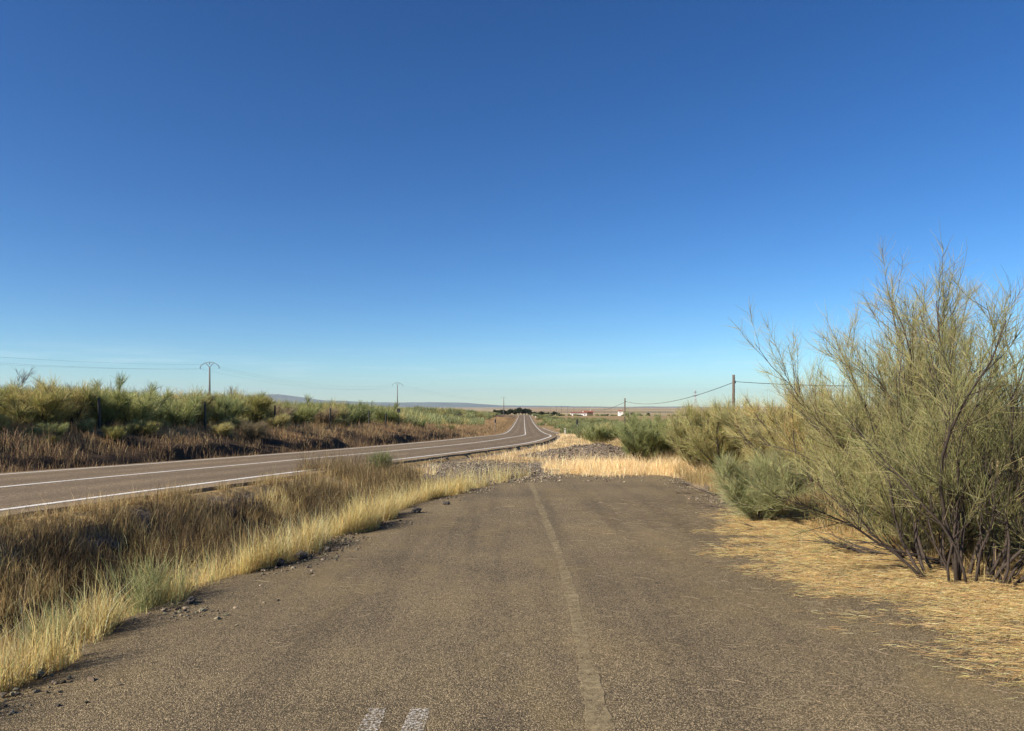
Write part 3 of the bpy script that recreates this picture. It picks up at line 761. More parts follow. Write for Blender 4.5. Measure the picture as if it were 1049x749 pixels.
big(5.5, 15.2, 'olive broom shrub filling the gap behind the round green bush', 1.75, 20, (-.05, 0), .8, 360, 11000, OLIVE, [4, 2, 3, 2, 1], tw_r=.0028, tw_len=.3)
big(6.3, 24.0, 'green-olive broom shrub below the near telephone pole', 1.6, 20, (0, 0), .8, 340, 10000, [(.46, .43, .17), (.55, .50, .22), (.35, .36, .14), (.60, .49, .24)], [4, 3, 4, 1.5], tw_r=.0036, tw_len=.32)
big(5.3, 29.5, 'second dark green broom shrub, farther along beside the gravel heap', 1.7, 20, (0, 0), .85, 340, 10000, SAGE, [4, 3, 3, 1], tw_r=.004, tw_len=.32)
big(4.6, 26.5, 'dark green broom shrub beside the gravel heap', 1.45, 22, (-.1, 0), 1.0, 360, 13000, SAGE, [4, 3, 4, .5], tw_r=.0036)
big(6.9, 17.0, 'olive broom shrub standing behind the straw-yellow one', 2.1, 18, (0, 0), .75, 360, 13000, OLIVE, [4, 2, 4, 1, 1.2], tw_r=.0032)

# green seedlings in the left verge
GRN = [(.32, .35, .15), (.42, .42, .20), (.24, .27, .12), (.54, .48, .25)]
def seedling(x, y, h, n, label, cols, wts, spread=.5, tr=.0018):
    r = empty('broom_seedling', (x, y, Hs(x, y) - .02)); tag(r, label, 'shrub', 'young green broom plants in the left verge')
    d = dirs(n, (0, 0), spread); b = np.stack([rng.normal(0, h * .14, n), rng.normal(0, h * .14, n), np.zeros(n)], -1)
    P = grow(b, norm(d), h * rng.uniform(.6, 1.05, n), 6, .03, .06)
    R = tr * 1.3 * np.linspace(1, .45, 6)[None].repeat(n, 0)
    v, f = tubes(P, R, 3); obj('stem_tuft', mesh_np('stem_tuft', v, f, M['twig'], np.repeat(pal(n, cols, wts), 18, 0)), r)
    i = rng.integers(0, n, n * 4); p, dd = sample(P, i, rng.uniform(.2, .9, n * 4))
    Q = grow(p, norm(dd + perp(dd) * .45), h * rng.uniform(.15, .4, n * 4), 4, .05, .08)
    v, f = tubes(Q, tr * np.linspace(1, .4, 4)[None].repeat(n * 4, 0), 3)
    obj('foliage', mesh_np('foliage', v, f, M['twig'], np.repeat(pal(n * 4, cols, wts), 12, 0)), r)
seedling(-3.1, 6.35, .66, 150, 'bright green upright broom seedling in the golden grass by the road edge', GRN, [3, 3, 3, 1])
seedling(-3.3, 5.45, .50, 120, 'low yellow-green seedling in the golden grass nearest the bottom left corner', GRN, [2, 4, 1, 3], .6)
seedling(-3.8, 5.6, .45, 60, 'thin green seedling at the left picture edge in dry grass', GRN, [2, 4, 1, 3])
seedling(-2.65, 10.6, .52, 120, 'faint green tuft in the golden grass halfway up the verge', GRN, [1, 3, 0, 5], .5)
seedling(-3.35, 19.2, .62, 210, 'dark green broom bush standing beside the main road edge line', GRN, [3, 1, 5, .5], .6, .003)
seedling(-4.5, 7.4, .45, 40, 'small grey plant among the dark weeds in the ditch', SAGE, [3, 3, 2, 2], .8)

# prototypes for the thickets (single mesh each: stems + twigs)
def proto(name, height, nst, nbr, ntw, cols, wts, spread, tr, tl=.40):
    cols = [(c[0] * .89, c[1] * .88, c[2] * .80) for c in cols]
    SP, SR, BP, BR, TP, TR, tint = broom(dirs(nst, (0, 0), spread), height, nbr, ntw, tl, tr, cols, wts, K_tw=3, up=.12, frac=.64, tw_spread=.65)
    v1, f1 = tubes(SP, SR * 1.2, 3); v2, f2 = tubes(BP, BR * 1.3, 3); v3, f3 = tubes(TP, TR, 2)
    f2 = f2 + len(v1); f3 = f3 + len(v1) + len(v2)
    idx = np.concatenate([np.zeros(len(f1) + len(f2)), np.ones(len(f3))])
    ti = np.concatenate([np.full((len(v1) + len(v2), 3), .08), np.repeat(tint, 6, 0)])
    return mesh_np(name, np.concatenate([v1, v2, v3]), np.concatenate([f1, f2, f3]), None, ti, mats=[M['bark'], M['twig']], mat_idx=idx)
PR = [proto('broom', 1.9, 18, 260, 6500, OLIVE, [4, 3, 3, 1, 1.2], .9, .006),
      proto('broom', 1.9, 18, 260, 6500, SAGE, [4, 3, 3, 1], .95, .006),
      proto('broom', 1.7, 18, 240, 6500, YELL, [2, 1, 4, 1], .95, .006),
      proto('broom', 1.9, 18, 260, 6500, [(.38, .40, .155), (.47, .47, .20), (.29, .31, .115)], [3, 2, 3], 1.0, .006)]
DEADP = [(.36, .29, .19), (.44, .36, .23), (.26, .20, .13)]
PR.append(proto('broom', 1.6, 16, 240, 3600, DEADP, [2, 1, 2], .9, .006))
PF = [proto('broom', 2.0, 8, 70, 1300, OLIVE, [4, 3, 3, 1, 1.2], .65, .016, .5),
      proto('broom', 2.1, 8, 70, 1300, SAGE, [4, 3, 3, .5], .7, .016, .5),
      proto('broom', 1.9, 8, 70, 1300, [(.38, .40, .155), (.47, .47, .20), (.29, .31, .115)], [3, 2, 3], .7, .016, .5)]
def place_shrub(x, y, s, near, label, group):
    me = random.choices(PR, [3, 3, 1.8, 2.4, .5])[0] if near else random.choice(PF)
    o = obj('broom_shrub', me, None, (x, y, Hs(x, y) - .05))
    o.rotation_euler = (random.uniform(-.08, .08), random.uniform(-.08, .08), random.uniform(0, 6.28))
    s *= 1.12 if group == GL else 1.0
    o.scale = (s * random.uniform(.9, 1.25), s * random.uniform(.9, 1.25), s * random.uniform(.85, 1.1))
    tag(o, label, 'shrub', group); return o
LABL = 'olive broom shrub packed into the thicket behind the left fence'
GL = 'broom shrubs in the thicket behind the left fence'
for px, el, sc_, lab_ in [(262, 3.0, .72, 'rounded green broom bush low on the bank close to the far road edge'), (285, 4.2, .6, 'smaller green bush on the bank just right of the low rounded bush'), (430, 4.0, .55, 'small green bush on the brown bank near the post with a box'), (462, 3.6, .5, 'little round green bush on the bank before the road curves away'), (352, 4.6, .42, 'low dark bush halfway up the bank between two fence posts')]:
    ys_ = np.linspace(12, 160, 2000); xs_ = (px - 524.5) / 770. * ys_
    k_ = int(np.argmin(np.abs(-road_t(xs_, ys_)[0] - HALF - el)))
    place_shrub(float(xs_[k_]), float(ys_[k_]), sc_, True, lab_, 'low bushes on the bank beyond the main road')
for k_ in range(26):
    px = random.uniform(-20, 500); el = random.uniform(3.2, 7.0)
    ys_ = np.linspace(12, 170, 2000); xs_ = (px - 524.5) / 770. * ys_
    j_ = int(np.argmin(np.abs(-road_t(xs_, ys_)[0] - HALF - el)))
    place_shrub(float(xs_[j_]), float(ys_[j_]), random.uniform(.22, .5), True, 'small scruffy broom plant in the brown grass of the bank', 'small scruffy plants on the bank beyond the main road')
LABR = 'green broom shrub in the scrub right of the main road'
GR = 'broom shrubs scattered right of the main road'
def poisson(cands, rmin):
    out = []
    for p in cands:
        r = rmin(p)
        if all((p[0] - q[0]) ** 2 + (p[1] - q[1]) ** 2 > r * r for q in out): out.append(p)
    return out
cand = []
for k in range(7000):
    y = 12 + 156 * random.random() ** 1.5; el = 6.0 + 57.6 * random.random() ** 1.6
    xc, tx, ty, _, _ = [float(a) for a in road_frame(np.array([float(y)]))]
    x, yy = xc - ty * (HALF + el), y + tx * (HALF + el)
    if x / yy < -1.05 or yy < 15 or (el < 8.6 and random.random() < .45): continue
    cand.append((x, yy))
pts = poisson(cand, lambda p: 1.15 + .011 * p[1])
pts.sort(key=lambda p: math.hypot(*p))
pts_l = pts[:212]; rest_l = pts[212:]
for x, y in pts_l: place_shrub(x, y, random.uniform(.7, 1.15), y < 75, LABL, GL)
cand = []
for k in range(4000):
    y = 24 + 130 * random.random() ** 1.4; x = 5.2 + 40 * random.random() ** 1.5
    t = float(road_t(np.array([x]), np.array([float(y)]))[0][0])
    if t < 7 or x / y > .75: continue
    if y < 45 and x < 5.6: continue
    if y > 50 and x < 5.5 : continue
    cand.append((x, y))
pts = poisson(cand, lambda p: 1.5 + .014 * p[1]); pts.sort(key=lambda p: math.hypot(*p))
pts_r = pts[:90]; rest_r = pts[90:]
for x, y in pts_r: place_shrub(x, y, random.uniform(.55, .9), y < 60, LABR, GR)
# the farther scrub that reads as one mass
def far_scrub(name, pts, label, n_tw=260):
    Vs = []; Fs = []; Ts = []; n = 0
    for x, y, s in pts:
        z = Hs(x, y); a = rng.uniform(0, 6.28, n_tw); r = np.sqrt(rng.uniform(0, 1, n_tw)) * 1.2 * s
        b = np.stack([x + np.cos(a) * r, y + np.sin(a) * r, z + rng.uniform(0, .9, n_tw) * s * (1 - (r / (1.6 * s)) ** 2)], -1)
        d = norm(np.stack([np.cos(a) * .45, np.sin(a) * .45, np.ones(n_tw)], -1) + rng.normal(0, .3, (n_tw, 3)))
        P = grow(b, d, rng.uniform(.5, 1.2, n_tw) * s, 3, .05, .15)
        k_ = .022 * max(1, y / 160.)
        v, f = tubes(P, k_ * rng.uniform(.6, 1.2, (n_tw, 1)) * np.array([[1, .9, .3]]), 2)
        c = [OLIVE, SAGE, SAGE, YELL][random.randrange(4)]
        Vs.append(v); Fs.append(f + n); n += len(v); Ts.append(np.repeat(pal(n_tw, c[:4], [3, 3, 3, 1]) * random.uniform(.6, 1.0), 6, 0))
    tag(obj(name, mesh_np(name, np.concatenate(Vs), np.concatenate(Fs), M['twig'], np.concatenate(Ts))), label, 'scrub', kind='stuff')
far = [(x, y, random.uniform(.8, 1.2)) for x, y in rest_l]
for k in range(900):
    y = 110 + 480 * random.random() ** 1.3; x = -10 - 160 * random.random() ** 1.5
    t = float(road_t(np.array([x]), np.array([float(y)]))[0][0])
    if -t > HALF + (6 if y < 150 else 1.6) + 3 * random.random() and x / y > -.75: far.append((x, y, random.uniform(.7, 1.3)))
far_scrub('scrubland', far, 'far green scrub on the rise left of the main road')
far = [(x, y, random.uniform(.6, .9)) for x, y in rest_r]
for k in range(260):
    y = 115 + 260 * random.random(); t_ = 9 + 30 * random.random() ** 1.5; x = float(road_frame(np.array([y]))[0][0]) + t_; far.append((x, y, random.uniform(.6, 1.0)))
for k in range(800):
    y = 100 + 480 * random.random() ** 1.2; x = 6 + 190 * random.random() ** 1.4
    t = float(road_t(np.array([x]), np.array([float(y)]))[0][0])
    if t > (7 if y < 215 else 5) + 2 * random.random() and x / y < .75 and not (330 < y < 520 and 25 < x < 140): far.append((x, y, random.uniform(.6, 1.1)))
far_scrub('scrubland', far, 'far green scrub on the slope right of the main road')

# thin bare shrubs that stick out of the left thicket
def bare(x, y, h, label):
    r = empty('bare_shrub', (x, y, Hs(x, y))); tag(r, label, 'shrub', 'bare grey shrubs standing out of the left thicket')
    SP, SR, BP, BR, TP, TR, tint = broom(dirs(5, (0, 0), .3), h, 34, 260, .4, .006, [(.16, .14, .11), (.22, .19, .15)], [1, 1], stem_r=.022, K_tw=3)
    m_ = MB()
    for s in range(5): m_.tube(SP[s], SR[s] * 1.2, 4)
    m_.build('stem', M['dead'], r)
    v, f = tubes(BP, BR * 1.4, 3); obj('branch_canopy', mesh_np('branch_canopy', v, f, M['dead']), r)
    v, f = tubes(TP, TR, 3); obj('twig_sprays', mesh_np('twig_sprays', v, f, M['twig'], np.repeat(tint, 9, 0)), r)
def ray(px, Y): return (px - 524.5) / 770. * Y
for px, Y, h, lab in [(18, 36, 2.9, 'bare grey shrub sticking up at the far left of the thicket skyline'),
                      (112, 40, 2.9, 'single bare twiggy shrub above the thicket, over the first fence post'),
                      (80, 39, 2.6, 'low bare shrub between the two tallest bare ones at far left'),
                      (154, 48, 3.0, 'slim bare shrub left of the nearest concrete power pole'),
                      (240, 62, 3.5, 'widest bare grey shrub, just right of the nearest concrete power pole'),
                      (258, 64, 2.9, 'shorter bare shrub on the right flank of the widest bare shrub')]:
    bare(ray(px, Y), Y, h, lab)

# fallen dead branches at the right edge
def fallen(x, y, L, ang, label, n=5):
    r = empty('fallen_branch', (x, y, Hs(x, y) + .03)); tag(r, label, 'branch', 'dead branches lying at the right edge of the old road')
    a = ang + rng.normal(0, .22, n); d = np.stack([np.cos(a), np.sin(a), np.full(n, .06)], -1)
    P = grow(rng.normal(0, .08, (n, 3)) * np.array([1, 1, .15]), d, L * rng.uniform(.6, 1.1, n), 8, 0.0, .10)
    P[..., 2] = np.clip(P[..., 2], -.01, .22)
    m_ = MB()
    for k_ in range(n): m_.tube(P[k_], np.linspace(.013, .004, 8) * rng.uniform(.7, 1.3), 6)
    m_.build('limb', M['dead'], r, True)
    q = n * 9; i = rng.integers(0, n, q); p, dd = sample(P, i, rng.uniform(.2, 1, q))
    Q = grow(p, norm(dd + perp(dd) * .6 * np.array([1, 1, .4])), L * rng.uniform(.12, .35, q), 4, -.02, .12)
    Q[..., 2] = np.clip(Q[..., 2], -.01, .3)
    v, f = tubes(Q, np.array([[.004, .0035, .0025, .0015]]).repeat(q, 0), 3); obj('twig_sprays', mesh_np('twig_sprays', v, f, M['dead']), r)
fallen(4.35, 8.35, 1.1, 2.75, 'dark fallen branch pointing left under the leaning shrub', 6)
fallen(4.6, 7.9, .9, 2.9, 'second dark fallen branch, nearer, at the foot of the tallest shrub', 5)
fallen(3.75, 10.3, .7, 2.8, 'thin dead branch lying in front of the round green bush', 4)
fallen(3.85, 12.6, .8, 2.6, 'thin dead branch at the asphalt edge left of the round green bush', 4)
fallen(4.1, 15.0, .8, 2.7, 'farthest dead branch, along the crumbled right asphalt edge', 4)

# ------------------------------------------------------------------ poles, wires, fence, signs
def cable(p, q, sag, r=.012, n=24):
    u_ = np.linspace(0, 1, n)[:, None]
    P = np.array(p) * (1 - u_) + np.array(q) * u_; P[:, 2] -= sag * 4 * (u_ * (1 - u_))[:, 0]
    return P, np.full(n, r)
# telephone line on the right
tp = [(17.3, -2.0, None), (16.2, 55.0, None), (17.25, 115.0, None), (18.3, 178., None)]
tops = [2.9, 1.65 + 31 / 770 * 55, 1.65 + 7 / 770 * 115, .9]
tl = ['', 'near wooden telephone pole rising above the yellow shrubs', 'small far wooden telephone pole in the green scrub on the right', 'tiny wooden telephone pole, third along the right line']
for k, ((x, y, _), zt) in enumerate(zip(tp, tops)):
    if k == 0 or k == 3: continue
    zb = Hs(x, y)
    r = empty('telephone_pole', (x, y, zb)); tag(r, tl[k], 'telephone pole', 'wooden telephone poles of the right line')
    MB().tube([(0, 0, -.3), (0, 0, (zt - zb) * .5), (.02, 0, zt - zb)], [.125, .11, .095], 8).build('shaft', M['pole_wood'], r, True)
    MB().box(.09, .17, -.03, .03, zt - zb - .62, zt - zb - .54).tube([(.15, 0, zt - zb - .54), (.15, 0, zt - zb - .42)], [.03, .02], 6).build('cable_bracket', M['dark_steel'], r)
for k, lab in ((0, 'black telephone cable running right from the near pole into the shrubs'), (1, 'sagging black telephone cable between the two wooden poles'), (2, 'black telephone cable dropping away beyond the far wooden pole')):
    a = (tp[k][0] + .15, tp[k][1], tops[k] - .5); b = (tp[k + 1][0] + .15, tp[k + 1][1], tops[k + 1] - .5)
    P_, R_ = cable(a, b, [.55, .9, .6][k], .022)
    tag(MB().tube(P_, R_, 6).build('telephone_cable', M['wire']), lab, 'cable', 'telephone cables of the right line')
# concrete power poles with hooped arms on the left
pw = [(-68, 2., 10.2), (-52.3, 130., 1.65 + 44 / 770 * 130), (-38.1, 250., 1.65 + 23 / 770 * 250), (-5.5, 500., 1.65 + 8.5 / 770 * 500)]
lab = ['', 'nearest concrete power pole with hooped arms above the left thicket', 'middle concrete power pole with hooped arms, half as tall in view', 'farthest concrete power pole, left of the straight road']
for k, (x, y, zt) in enumerate(pw):
    if k == 0: continue
    zb = Hs(x, y)
    r = empty('power_pole', (x, y, zb), -.12); tag(r, lab[k], 'power pole', 'concrete power poles of the left line')
    hh = zt - zb
    MB().tube([(0, 0, -.3), (0, 0, hh * .5), (0, 0, hh - .9)], np.array([.20, .16, .12]) * (1 if k < 3 else 1.5), 8).build('shaft', M['concrete'], r, True)
    a = np.linspace(-1, 1, 13)
    MB().tube(np.stack([a * 1.75, a * 0, hh - .75 * np.abs(a) ** 2.2], -1), np.full(13, .05), 6).build('hoop_arm', M['concrete'], r, True)
    MB().tube([(-.0, 0, hh - .9), (-.75, 0, hh - .12)], [.05, .05], 6).tube([(0, 0, hh - .9), (.75, 0, hh - .12)], [.05, .05], 6).build('brace', M['concrete'], r)
    for dx, dz in ((-1.72, -.75), (1.72, -.75), (0, 0.)):
        MB().tube([(dx, 0, hh + dz - .02), (dx, 0, hh + dz - .18), (dx, 0, hh + dz - .4)], [.05, .09, .05], 8).build('insulator', M['steel'], r)
for k, l_ in ((0, 'thin triple power line crossing the sky at the far left'), (1, 'faint triple power line between the nearest and middle power poles'), (2, 'faintest triple power line running on to the farthest power pole')):
    r = empty('power_line', ((pw[k][0] + pw[k + 1][0]) / 2, (pw[k][1] + pw[k + 1][1]) / 2, 0)); tag(r, l_, 'power line', 'power lines of the left line')
    o = np.array(r.location)
    for dx, dz in ((-1.72, -1.15), (1.72, -1.15), (0, -.4)):
        P_, R_ = cable((pw[k][0] + dx, pw[k][1], pw[k][2] + dz), (pw[k + 1][0] + dx, pw[k + 1][1], pw[k + 1][2] + dz), 2.2, .007)
        MB().tube(P_ - o, R_, 4).build('wire', M['steel'], r)
# wire fence along the left bank
fp = [(102, 38.0), (210, 55.), (281.5, 62.), (338, 70.), (378, 84.), (395, 92.)]
def at_el(px, el):
    ys = np.linspace(12, 140, 2000); xs = (px - 524.5) / 770. * ys
    e_ = -road_t(xs, ys)[0] - HALF; k_ = int(np.argmin(np.abs(e_ - el))); return float(xs[k_]), float(ys[k_])
fx = [at_el(p, 4.7) for p in (-40, 102, 210, 281.5, 338, 378, 395)]
fr = empty('wire_fence', (fx[1][0], fx[1][1], Hs(*fx[1]))); tag(fr, 'thin wire fence on dark posts along the front of the left thicket', 'fence')
o = np.array(fr.location)
for k, (x, y) in enumerate(fx):
    zb = Hs(x, y)
    MB().tube(np.array([(x, y, zb - .3), (x, y, zb + .6), (x + random.uniform(-.05, .05), y, zb + 1.3)]) - o, [.055, .05, .045], 6).build('post', M['dark_steel'], fr)
for hgt in (.35, .75, 1.1):
    m_ = MB()
    for k in range(len(fx) - 1):
        (x1, y1), (x2, y2) = fx[k], fx[k + 1]
        P_, R_ = cable((x1, y1, Hs(x1, y1) + hgt), (x2, y2, Hs(x2, y2) + hgt), .05, .002, 10)
        m_.tube(P_ - o, R_, 4)
    m_.build('wire', M['steel'], fr)
# post with a dark box
x, y = at_el(408.3, 5.2); zb = Hs(x, y)
r = empty('marker_post', (x, y, zb)); tag(r, 'dark roadside post with a small square box on top, in the brown grass', 'marker post')
MB().tube([(0, 0, -.2), (0, 0, .7), (0, 0, 1.35)], [.05, .05, .05], 6).build('post', M['dark_steel'], r)
MB().box(-.13, .13, -.1, .1, 1.3, 1.62).box(-.15, .15, -.12, .12, 1.62, 1.66).build('box', M['dark_steel'], r)
# road signs
def on_road(px_t, y): # point beside the road at offset t
    xc, tx, ty, z, c = [float(a) for a in road_frame(np.array([float(y)]))]
    return xc + ty * px_t, y - tx * px_t
x, y = on_road(-HALF - 1.6, 142); zb = Hs(x, y)
r = empty('road_sign', (x, y, zb)); tag(r, 'pale steel sign post on the left of the curve with its panel edge on', 'road sign')
MB().tube([(0, 0, -.2), (0, 0, 1.3), (0, 0, 2.75)], [.05, .05, .05], 6).build('post', M['steel'], r)
a = np.linspace(0, 2 * math.pi, 24, endpoint=False)
def disc(rad, y0, y1, zc, name, mat, par):
    V = np.concatenate([np.stack([np.cos(a) * rad, a * 0 + y0, zc + np.sin(a) * rad], -1), np.stack([np.cos(a) * rad, a * 0 + y1, zc + np.sin(a) * rad], -1), [[0, y0, zc], [0, y1, zc]]])
    i = np.arange(24); j = (i + 1) % 24
    F = [np.stack([i, j, j + 24, i + 24], -1), np.concatenate([np.stack([j, i, i * 0 + 48], -1), np.stack([i + 24, j + 24, i * 0 + 49], -1)])]
    o_ = obj(name, mesh_np(name, V, F, mat, smooth=False), par); o_.rotation_euler.z = 1.2; return o_
disc(.38, -.05, -.08, 2.35, 'panel', M['concrete'], r)
x, y = on_road(HALF + 5.2, 136); zb = Hs(x, y)
r = empty('road_sign', (x, y, zb)); tag(r, 'dark backed sign on a white post right of the curve', 'road sign')
MB().tube([(0, 0, -.2), (0, 0, .6), (0, 0, 1.25)], [.05, .05, .05], 6).build('post', M['white'], r)
MB().box(-.18, .18, -.06, -.02, 1.2, 2.15).tube([(0, -.01, 1.25), (0, -.01, 1.6), (0, -.01, 2.1)], [.03, .03, .03], 6).build('panel', M['dark_steel'], r)
# white delineators
def delineator(t, y, lab, s=1.):
    x, yy = on_road(t, y); r = empty('delineator_post', (x, yy, Hs(x, yy) if abs(t) > HALF else 0)); tag(r, lab, 'delineator', 'white delineator posts on the right road edge')
    MB().tube([(0, 0, -.1), (0, 0, .5), (0, 0, .8)], [.07 * s, .07 * s, .065 * s], 8).tube([(0, 0, .9), (0, 0, .97), (0, 0, 1.05)], [.065 * s, .065 * s, .05 * s], 8).build('body', M['white'], r)
    MB().tube([(0, 0, .8), (0, 0, .85), (0, 0, .9)], [.066 * s, .066 * s, .066 * s], 8).build('band', M['dark_steel'], r)
delineator(HALF + 2.3, 122, 'white delineator post on the outside of the curve')
delineator(HALF + 1.0, 480, 'left of the two tiny white posts by the crest of the road', 2.2)
delineator(HALF + 2.6, 440, 'right of the two tiny white posts by the crest of the road', 2.2)

# ------------------------------------------------------------------ far things
def tree_proto(kind):
    h = 6.
    n = 1500
    m_tr = MB().tube([(0, 0, -.3), (.1, 0, 1.2), (.0, .1, 2.4), (.1, 0, 3.8)], [.24, .19, .14, .06], 6)
    for k in range(6):
        a_ = k * 1.05; m_tr.tube([(.05, 0, 1.6 + .2 * k), (math.cos(a_) * .8, math.sin(a_) * .8, 2.5 + .25 * k), (math.cos(a_) * 1.4, math.sin(a_) * 1.4, 3.2 + .25 * k)], [.09, .06, .03], 4)
    c = rng.normal(0, 1, (16, 3)); c = norm(c) * rng.uniform(.4, 1, (16, 1)) * np.array([1.9, 1.9, 1.3]) + np.array([0, 0, 3.9])
    p = c[rng.integers(0, 16, n)] + norm(rng.normal(0, 1, (n, 3))) * rng.uniform(.3, .95, (n, 1)) * np.array([1, 1, .8])
    P = np.stack([p, p + rng.normal(0, .2, (n, 3)), p + rng.normal(0, .35, (n, 3))], 1)
    v, f = tubes(P, np.array([[.12, .16, .06]]).repeat(n, 0), 2)
    cm = mesh_np('crown', v, f, M['twig'], np.repeat(pal(n, [(.05, .065, .03), (.08, .09, .045), (.035, .05, .025)], [1, 1, 1]), 6, 0))
    tm = mesh_np('trunk', np.concatenate(m_tr.v), list(m_tr.f), M['bark'])
    return cm, tm
TC = [tree_proto(0), tree_proto(1)]
def tree(x, y, s, lab, grp, z=None):
    r = empty('tree', (x, y, Hs(x, y) if z is None else z), random.uniform(0, 6.28)); tag(r, lab, 'tree', grp)
    cm, tm = random.choice(TC); obj('crown', cm, r); obj('trunk', tm, r); r.scale = (s * random.uniform(.9, 1.4), s * random.uniform(.9, 1.3), s)
for k in range(22):
    px = 508 + k * 3.0 + random.uniform(-1, 1); y = random.uniform(640, 760)
    tree(ray(px, y), y, random.uniform(.75, 1.15) * (1.25 if px < 545 else .9), 'dark tree in the row beyond the crest of the road', 'dark trees beyond the crest')
for px, y, s in [(477, 2600, 1.3), (492, 2500, 1.2), (494.5, 2500, 1.3), (498, 2600, 1.), (449, 2300, 1.1), (573, 900, .7), (576, 900, .7), (612, 1000, .8), (617, 1000, .7), (622, 1050, .8), (643, 700, .7), (648, 720, .8), (655, 720, .7), (664, 740, .8)]:
    tree(ray(px, y), y, s, 'small dark tree standing alone on the far plain' if px < 500 else 'dark tree near the farm buildings on the far plain', 'lone trees on the far plain left of the road' if px < 500 else 'dark trees near the far farm')
# farm house
M['barn_wall'] = flat_mat('barn_wall', (.13, .085, .06), .9, .2, .8)
def house(px, y, z, W, Dp, Ht, lab, wall='limewash', ridge_h=1.6, roof_over=.4, openings=()):
    x = ray(px, y); zb = z
    r = empty('farm_house', (x, y, zb)); tag(r, lab, 'house')
    wm = MB().box(-W / 2, W / 2, 0, Dp, -6, Ht).build('wall', M[wall], r)
    o_ = roof_over; h1 = Ht + .02
    V = [(-W/2-o_, -o_, h1), (W/2+o_, -o_, h1), (W/2+o_, Dp+o_, h1), (-W/2-o_, Dp+o_, h1), (-W/2-o_, Dp/2, h1+ridge_h), (W/2+o_, Dp/2, h1+ridge_h)]
    rf = obj('roof', mesh_np('roof', V, [np.array([(0, 1, 5, 4), (2, 3, 4, 5), (3, 2, 1, 0)]), np.array([(0, 4, 3), (1, 2, 5)])], M['rooftile'], smooth=False), r)
    MB().box(W * .25, W * .25 + .7, Dp * .5 - .35, Dp * .5 + .35, h1 + ridge_h * .7, h1 + ridge_h + .8).build('chimney', M['limewash'], rf)
    for cx, w_, z0_, z1_, nm in openings:
        MB().box(cx - w_ / 2, cx + w_ / 2, -.04, .02, z0_, z1_).build(nm, M['dark_steel'], r)
zc = 1.65 - 11.6 / 770 * 620
house(593, 620, zc, 13.5, 7, 2.6, 'long low white farm building with a reddish roof on the right plain', 'limewash', .9, .3, [(2.2, 2.2, 0, 1.1, 'door'), (-3.5, .9, .9, 1.8, 'window'), (4.9, .9, .9, 1.8, 'window')])
house(602, 636, zc, 9.0, 6, 3.2, 'brown barn standing behind the right end of the white farm building', 'barn_wall', 1.4, .6, [(-1.5, 2.6, 0, 2.4, 'door')])
house(636, 1350, 1.65 - 8.5 / 770 * 1350, 8, 8, 3.2, 'tiny white cottage beside the far telephone pole', 'limewash', 2.6, .3, [(0, 1.2, 0, 2.1, 'door'), (-2.4, 1, 1, 2, 'window')])
# thin far poles
for k, (px, y, top) in enumerate([(564, 820, 416.5), (570, 800, 417), (575, 780, 416), (581.5, 820, 416.2), (588, 900, 417.5), (604, 900, 417), (619, 950, 417.5), (626, 980, 417.5)]):
    x = ray(px, y); zt = 1.65 - (top - 415) / 770 * y; zb = min(Hs(x, y), zt - 7)
    r = empty('utility_pole', (x, y, zb)); tag(r, 'thin far pole in the scatter of poles near the farm', 'utility pole', 'thin poles near the far farm')
    MB().tube([(0, 0, 0), (0, 0, (zt - zb) / 2), (0, 0, zt - zb)], [.2, .17, .14], 6).build('shaft', M['concrete'], r)
    MB().box(-.9, .9, -.06, .06, zt - zb - .5, zt - zb - .35).build('cross_arm', M['concrete'], r)
# lattice pylon
x, y = ray(712.3, 560), 560.; zb = Hs(x, y); zt = 1.65 + 15 / 770 * 560; hh = zt - zb
r = empty('lattice_pylon', (x, y, zb), .2); tag(r, 'faint steel lattice pylon behind the sagging telephone cable', 'pylon')
m_ = MB()
def wd(z): return .95 * (1 - z / hh) + .22
zs = np.linspace(0, hh, 9)
for sx in (-1, 1):
    for sy in (-1, 1): m_.tube([(sx * wd(z), sy * wd(z), z) for z in zs], np.full(9, .10), 4)
for z1, z2 in zip(zs[:-1], zs[1:]):
    for sy in (-1, 1):
        m_.tube([(-wd(z1), sy * wd(z1), z1), (wd(z2), sy * wd(z2), z2)], [.06, .06], 4).tube([(wd(z1), sy * wd(z1), z1), (-wd(z2), sy * wd(z2), z2)], [.06, .06], 4)
        m_.tube([(sy * wd(z1), -wd(z1), z1), (sy * wd(z2), wd(z2), z2)], [.06, .06], 4)
m_.build('tower', M['steel'], r)
for zz, w_ in ((hh * .80, 2.4), (hh * .93, 1.8)):
    MB().tube([(-w_, 0, zz), (0, 0, zz + .35), (w_, 0, zz)], [.06, .09, .06], 4).tube([(-w_, 0, zz), (w_, 0, zz)], [.05, .05], 4).build('cross_arm', M['steel'], r)

# ------------------------------------------------------------------ haze
m, nt, out = new_mat('haze'); N = NT(nt)
pv = N.n('ShaderNodeVolumePrincipled'); pv.inputs['Color'].default_value = (.76, .85, 1., 1); pv.inputs['Density'].default_value = 2.4e-5; pv.inputs['Anisotropy'].default_value = .2
N.l(pv.outputs[0], out.inputs['Volume'])
hb = MB().box(-27000, 27000, -1000, 31000, -220, 620).build('haze', m)
tag(hb, kind='stuff')

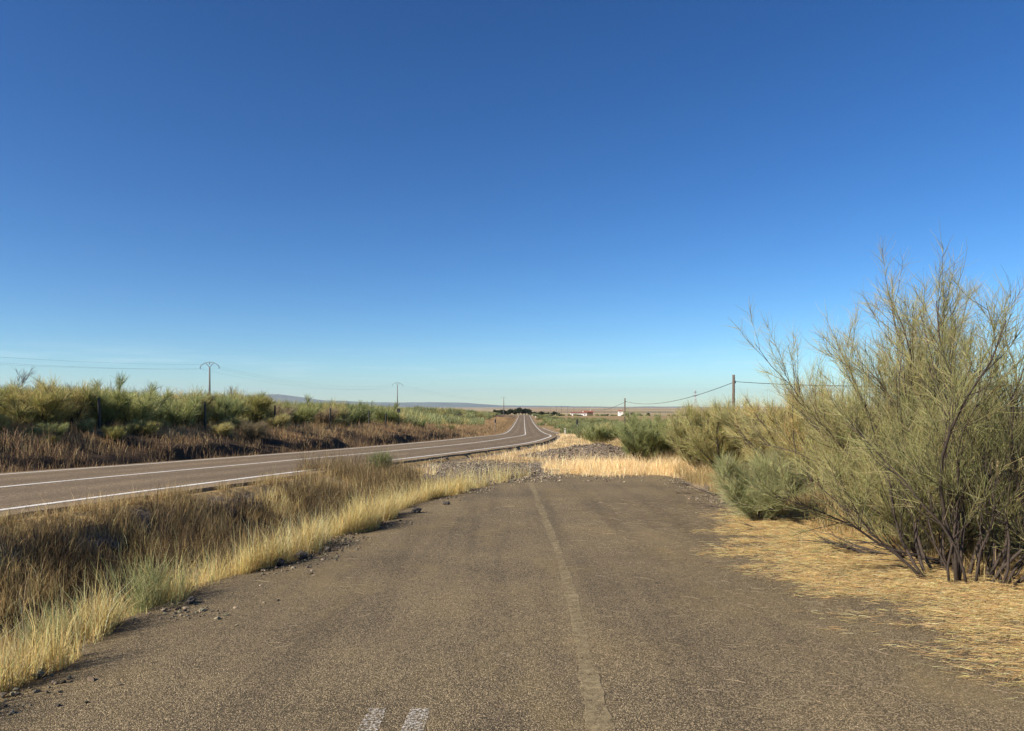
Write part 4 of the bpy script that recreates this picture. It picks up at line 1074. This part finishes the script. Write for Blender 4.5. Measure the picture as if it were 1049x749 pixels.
# ------------------------------------------------------------------ light, camera
w = bpy.data.worlds.new('World'); SC.world = w; w.use_nodes = True
nt = w.node_tree; nt.nodes.clear(); N = NT(nt)
sky = N.n('ShaderNodeTexSky', sky_type='NISHITA'); sky.sun_disc = False
sky.sun_elevation = SUN_EL; sky.sun_rotation = SUN_AZ; sky.altitude = 300; sky.air_density = .85; sky.dust_density = .0; sky.ozone_density = 1.4
bg = N.n('ShaderNodeBackground'); bg.inputs['Strength'].default_value = .052
wo = N.n('ShaderNodeOutputWorld'); hs = N.n('ShaderNodeHueSaturation'); hs.inputs['Saturation'].default_value = 1.27; N.l(sky.outputs[0], hs.inputs['Color']); gm = N.n('ShaderNodeGamma'); gm.inputs[1].default_value = 1.19; N.l(N.mix(1., hs.outputs[0], (.70, .90, 1.05), 'MULTIPLY'), gm.inputs[0]); tcw = N.n('ShaderNodeTexCoord'); sx = N.n('ShaderNodeSeparateXYZ'); N.l(tcw.outputs['Generated'], sx.inputs[0])
mpw = N.n('ShaderNodeMapping'); mpw.inputs['Scale'].default_value = (3.2, 3.2, 55.); mpw.inputs['Rotation'].default_value = (0, .06, 0); N.l(tcw.outputs['Generated'], mpw.inputs['Vector'])
wisp = N.mapr(N.noise(mpw.outputs[0], 1.6, 6, .62), .52, .78)
band = N.math('MULTIPLY', N.mapr(sx.outputs[2], .012, .035), N.mapr(sx.outputs[2], .085, .05))
wisp = N.math('MULTIPLY', N.math('MULTIPLY', wisp, band, True), .3)
N.l(N.mix(wisp, gm.outputs[0], (11., 12.5, 13.5)), bg.inputs[0]); N.l(bg.outputs[0], wo.inputs[0])
sd = Vector((math.sin(SUN_AZ) * math.cos(SUN_EL), math.cos(SUN_AZ) * math.cos(SUN_EL), math.sin(SUN_EL)))
L = bpy.data.lights.new('sun', 'SUN'); L.energy = 5.0; L.angle = math.radians(.53); L.color = (1., .90, .75)
lo = bpy.data.objects.new('sun', L); COL.objects.link(lo); lo.rotation_euler = sd.to_track_quat('Z', 'Y').to_euler(); lo.location = (-30, 0, 30)

cam = bpy.data.cameras.new('camera'); co = bpy.data.objects.new('camera', cam); COL.objects.link(co)
co.location = (0, 0, EYE); co.rotation_euler = (math.pi / 2, 0, 0)
cam.sensor_width = 36; cam.lens = 770 / 1049 * 36; cam.shift_y = 40.5 / 1049; cam.clip_start = .05; cam.clip_end = 60000
SC.camera = co
SC.view_settings.view_transform = 'Standard'; SC.view_settings.look = 'None'; SC.view_settings.exposure = 0.76; SC.view_settings.gamma = 1
SC.cycles.max_bounces = 6; SC.cycles.transparent_max_bounces = 12; SC.cycles.volume_bounces = 0
SC.cycles.use_denoising = True
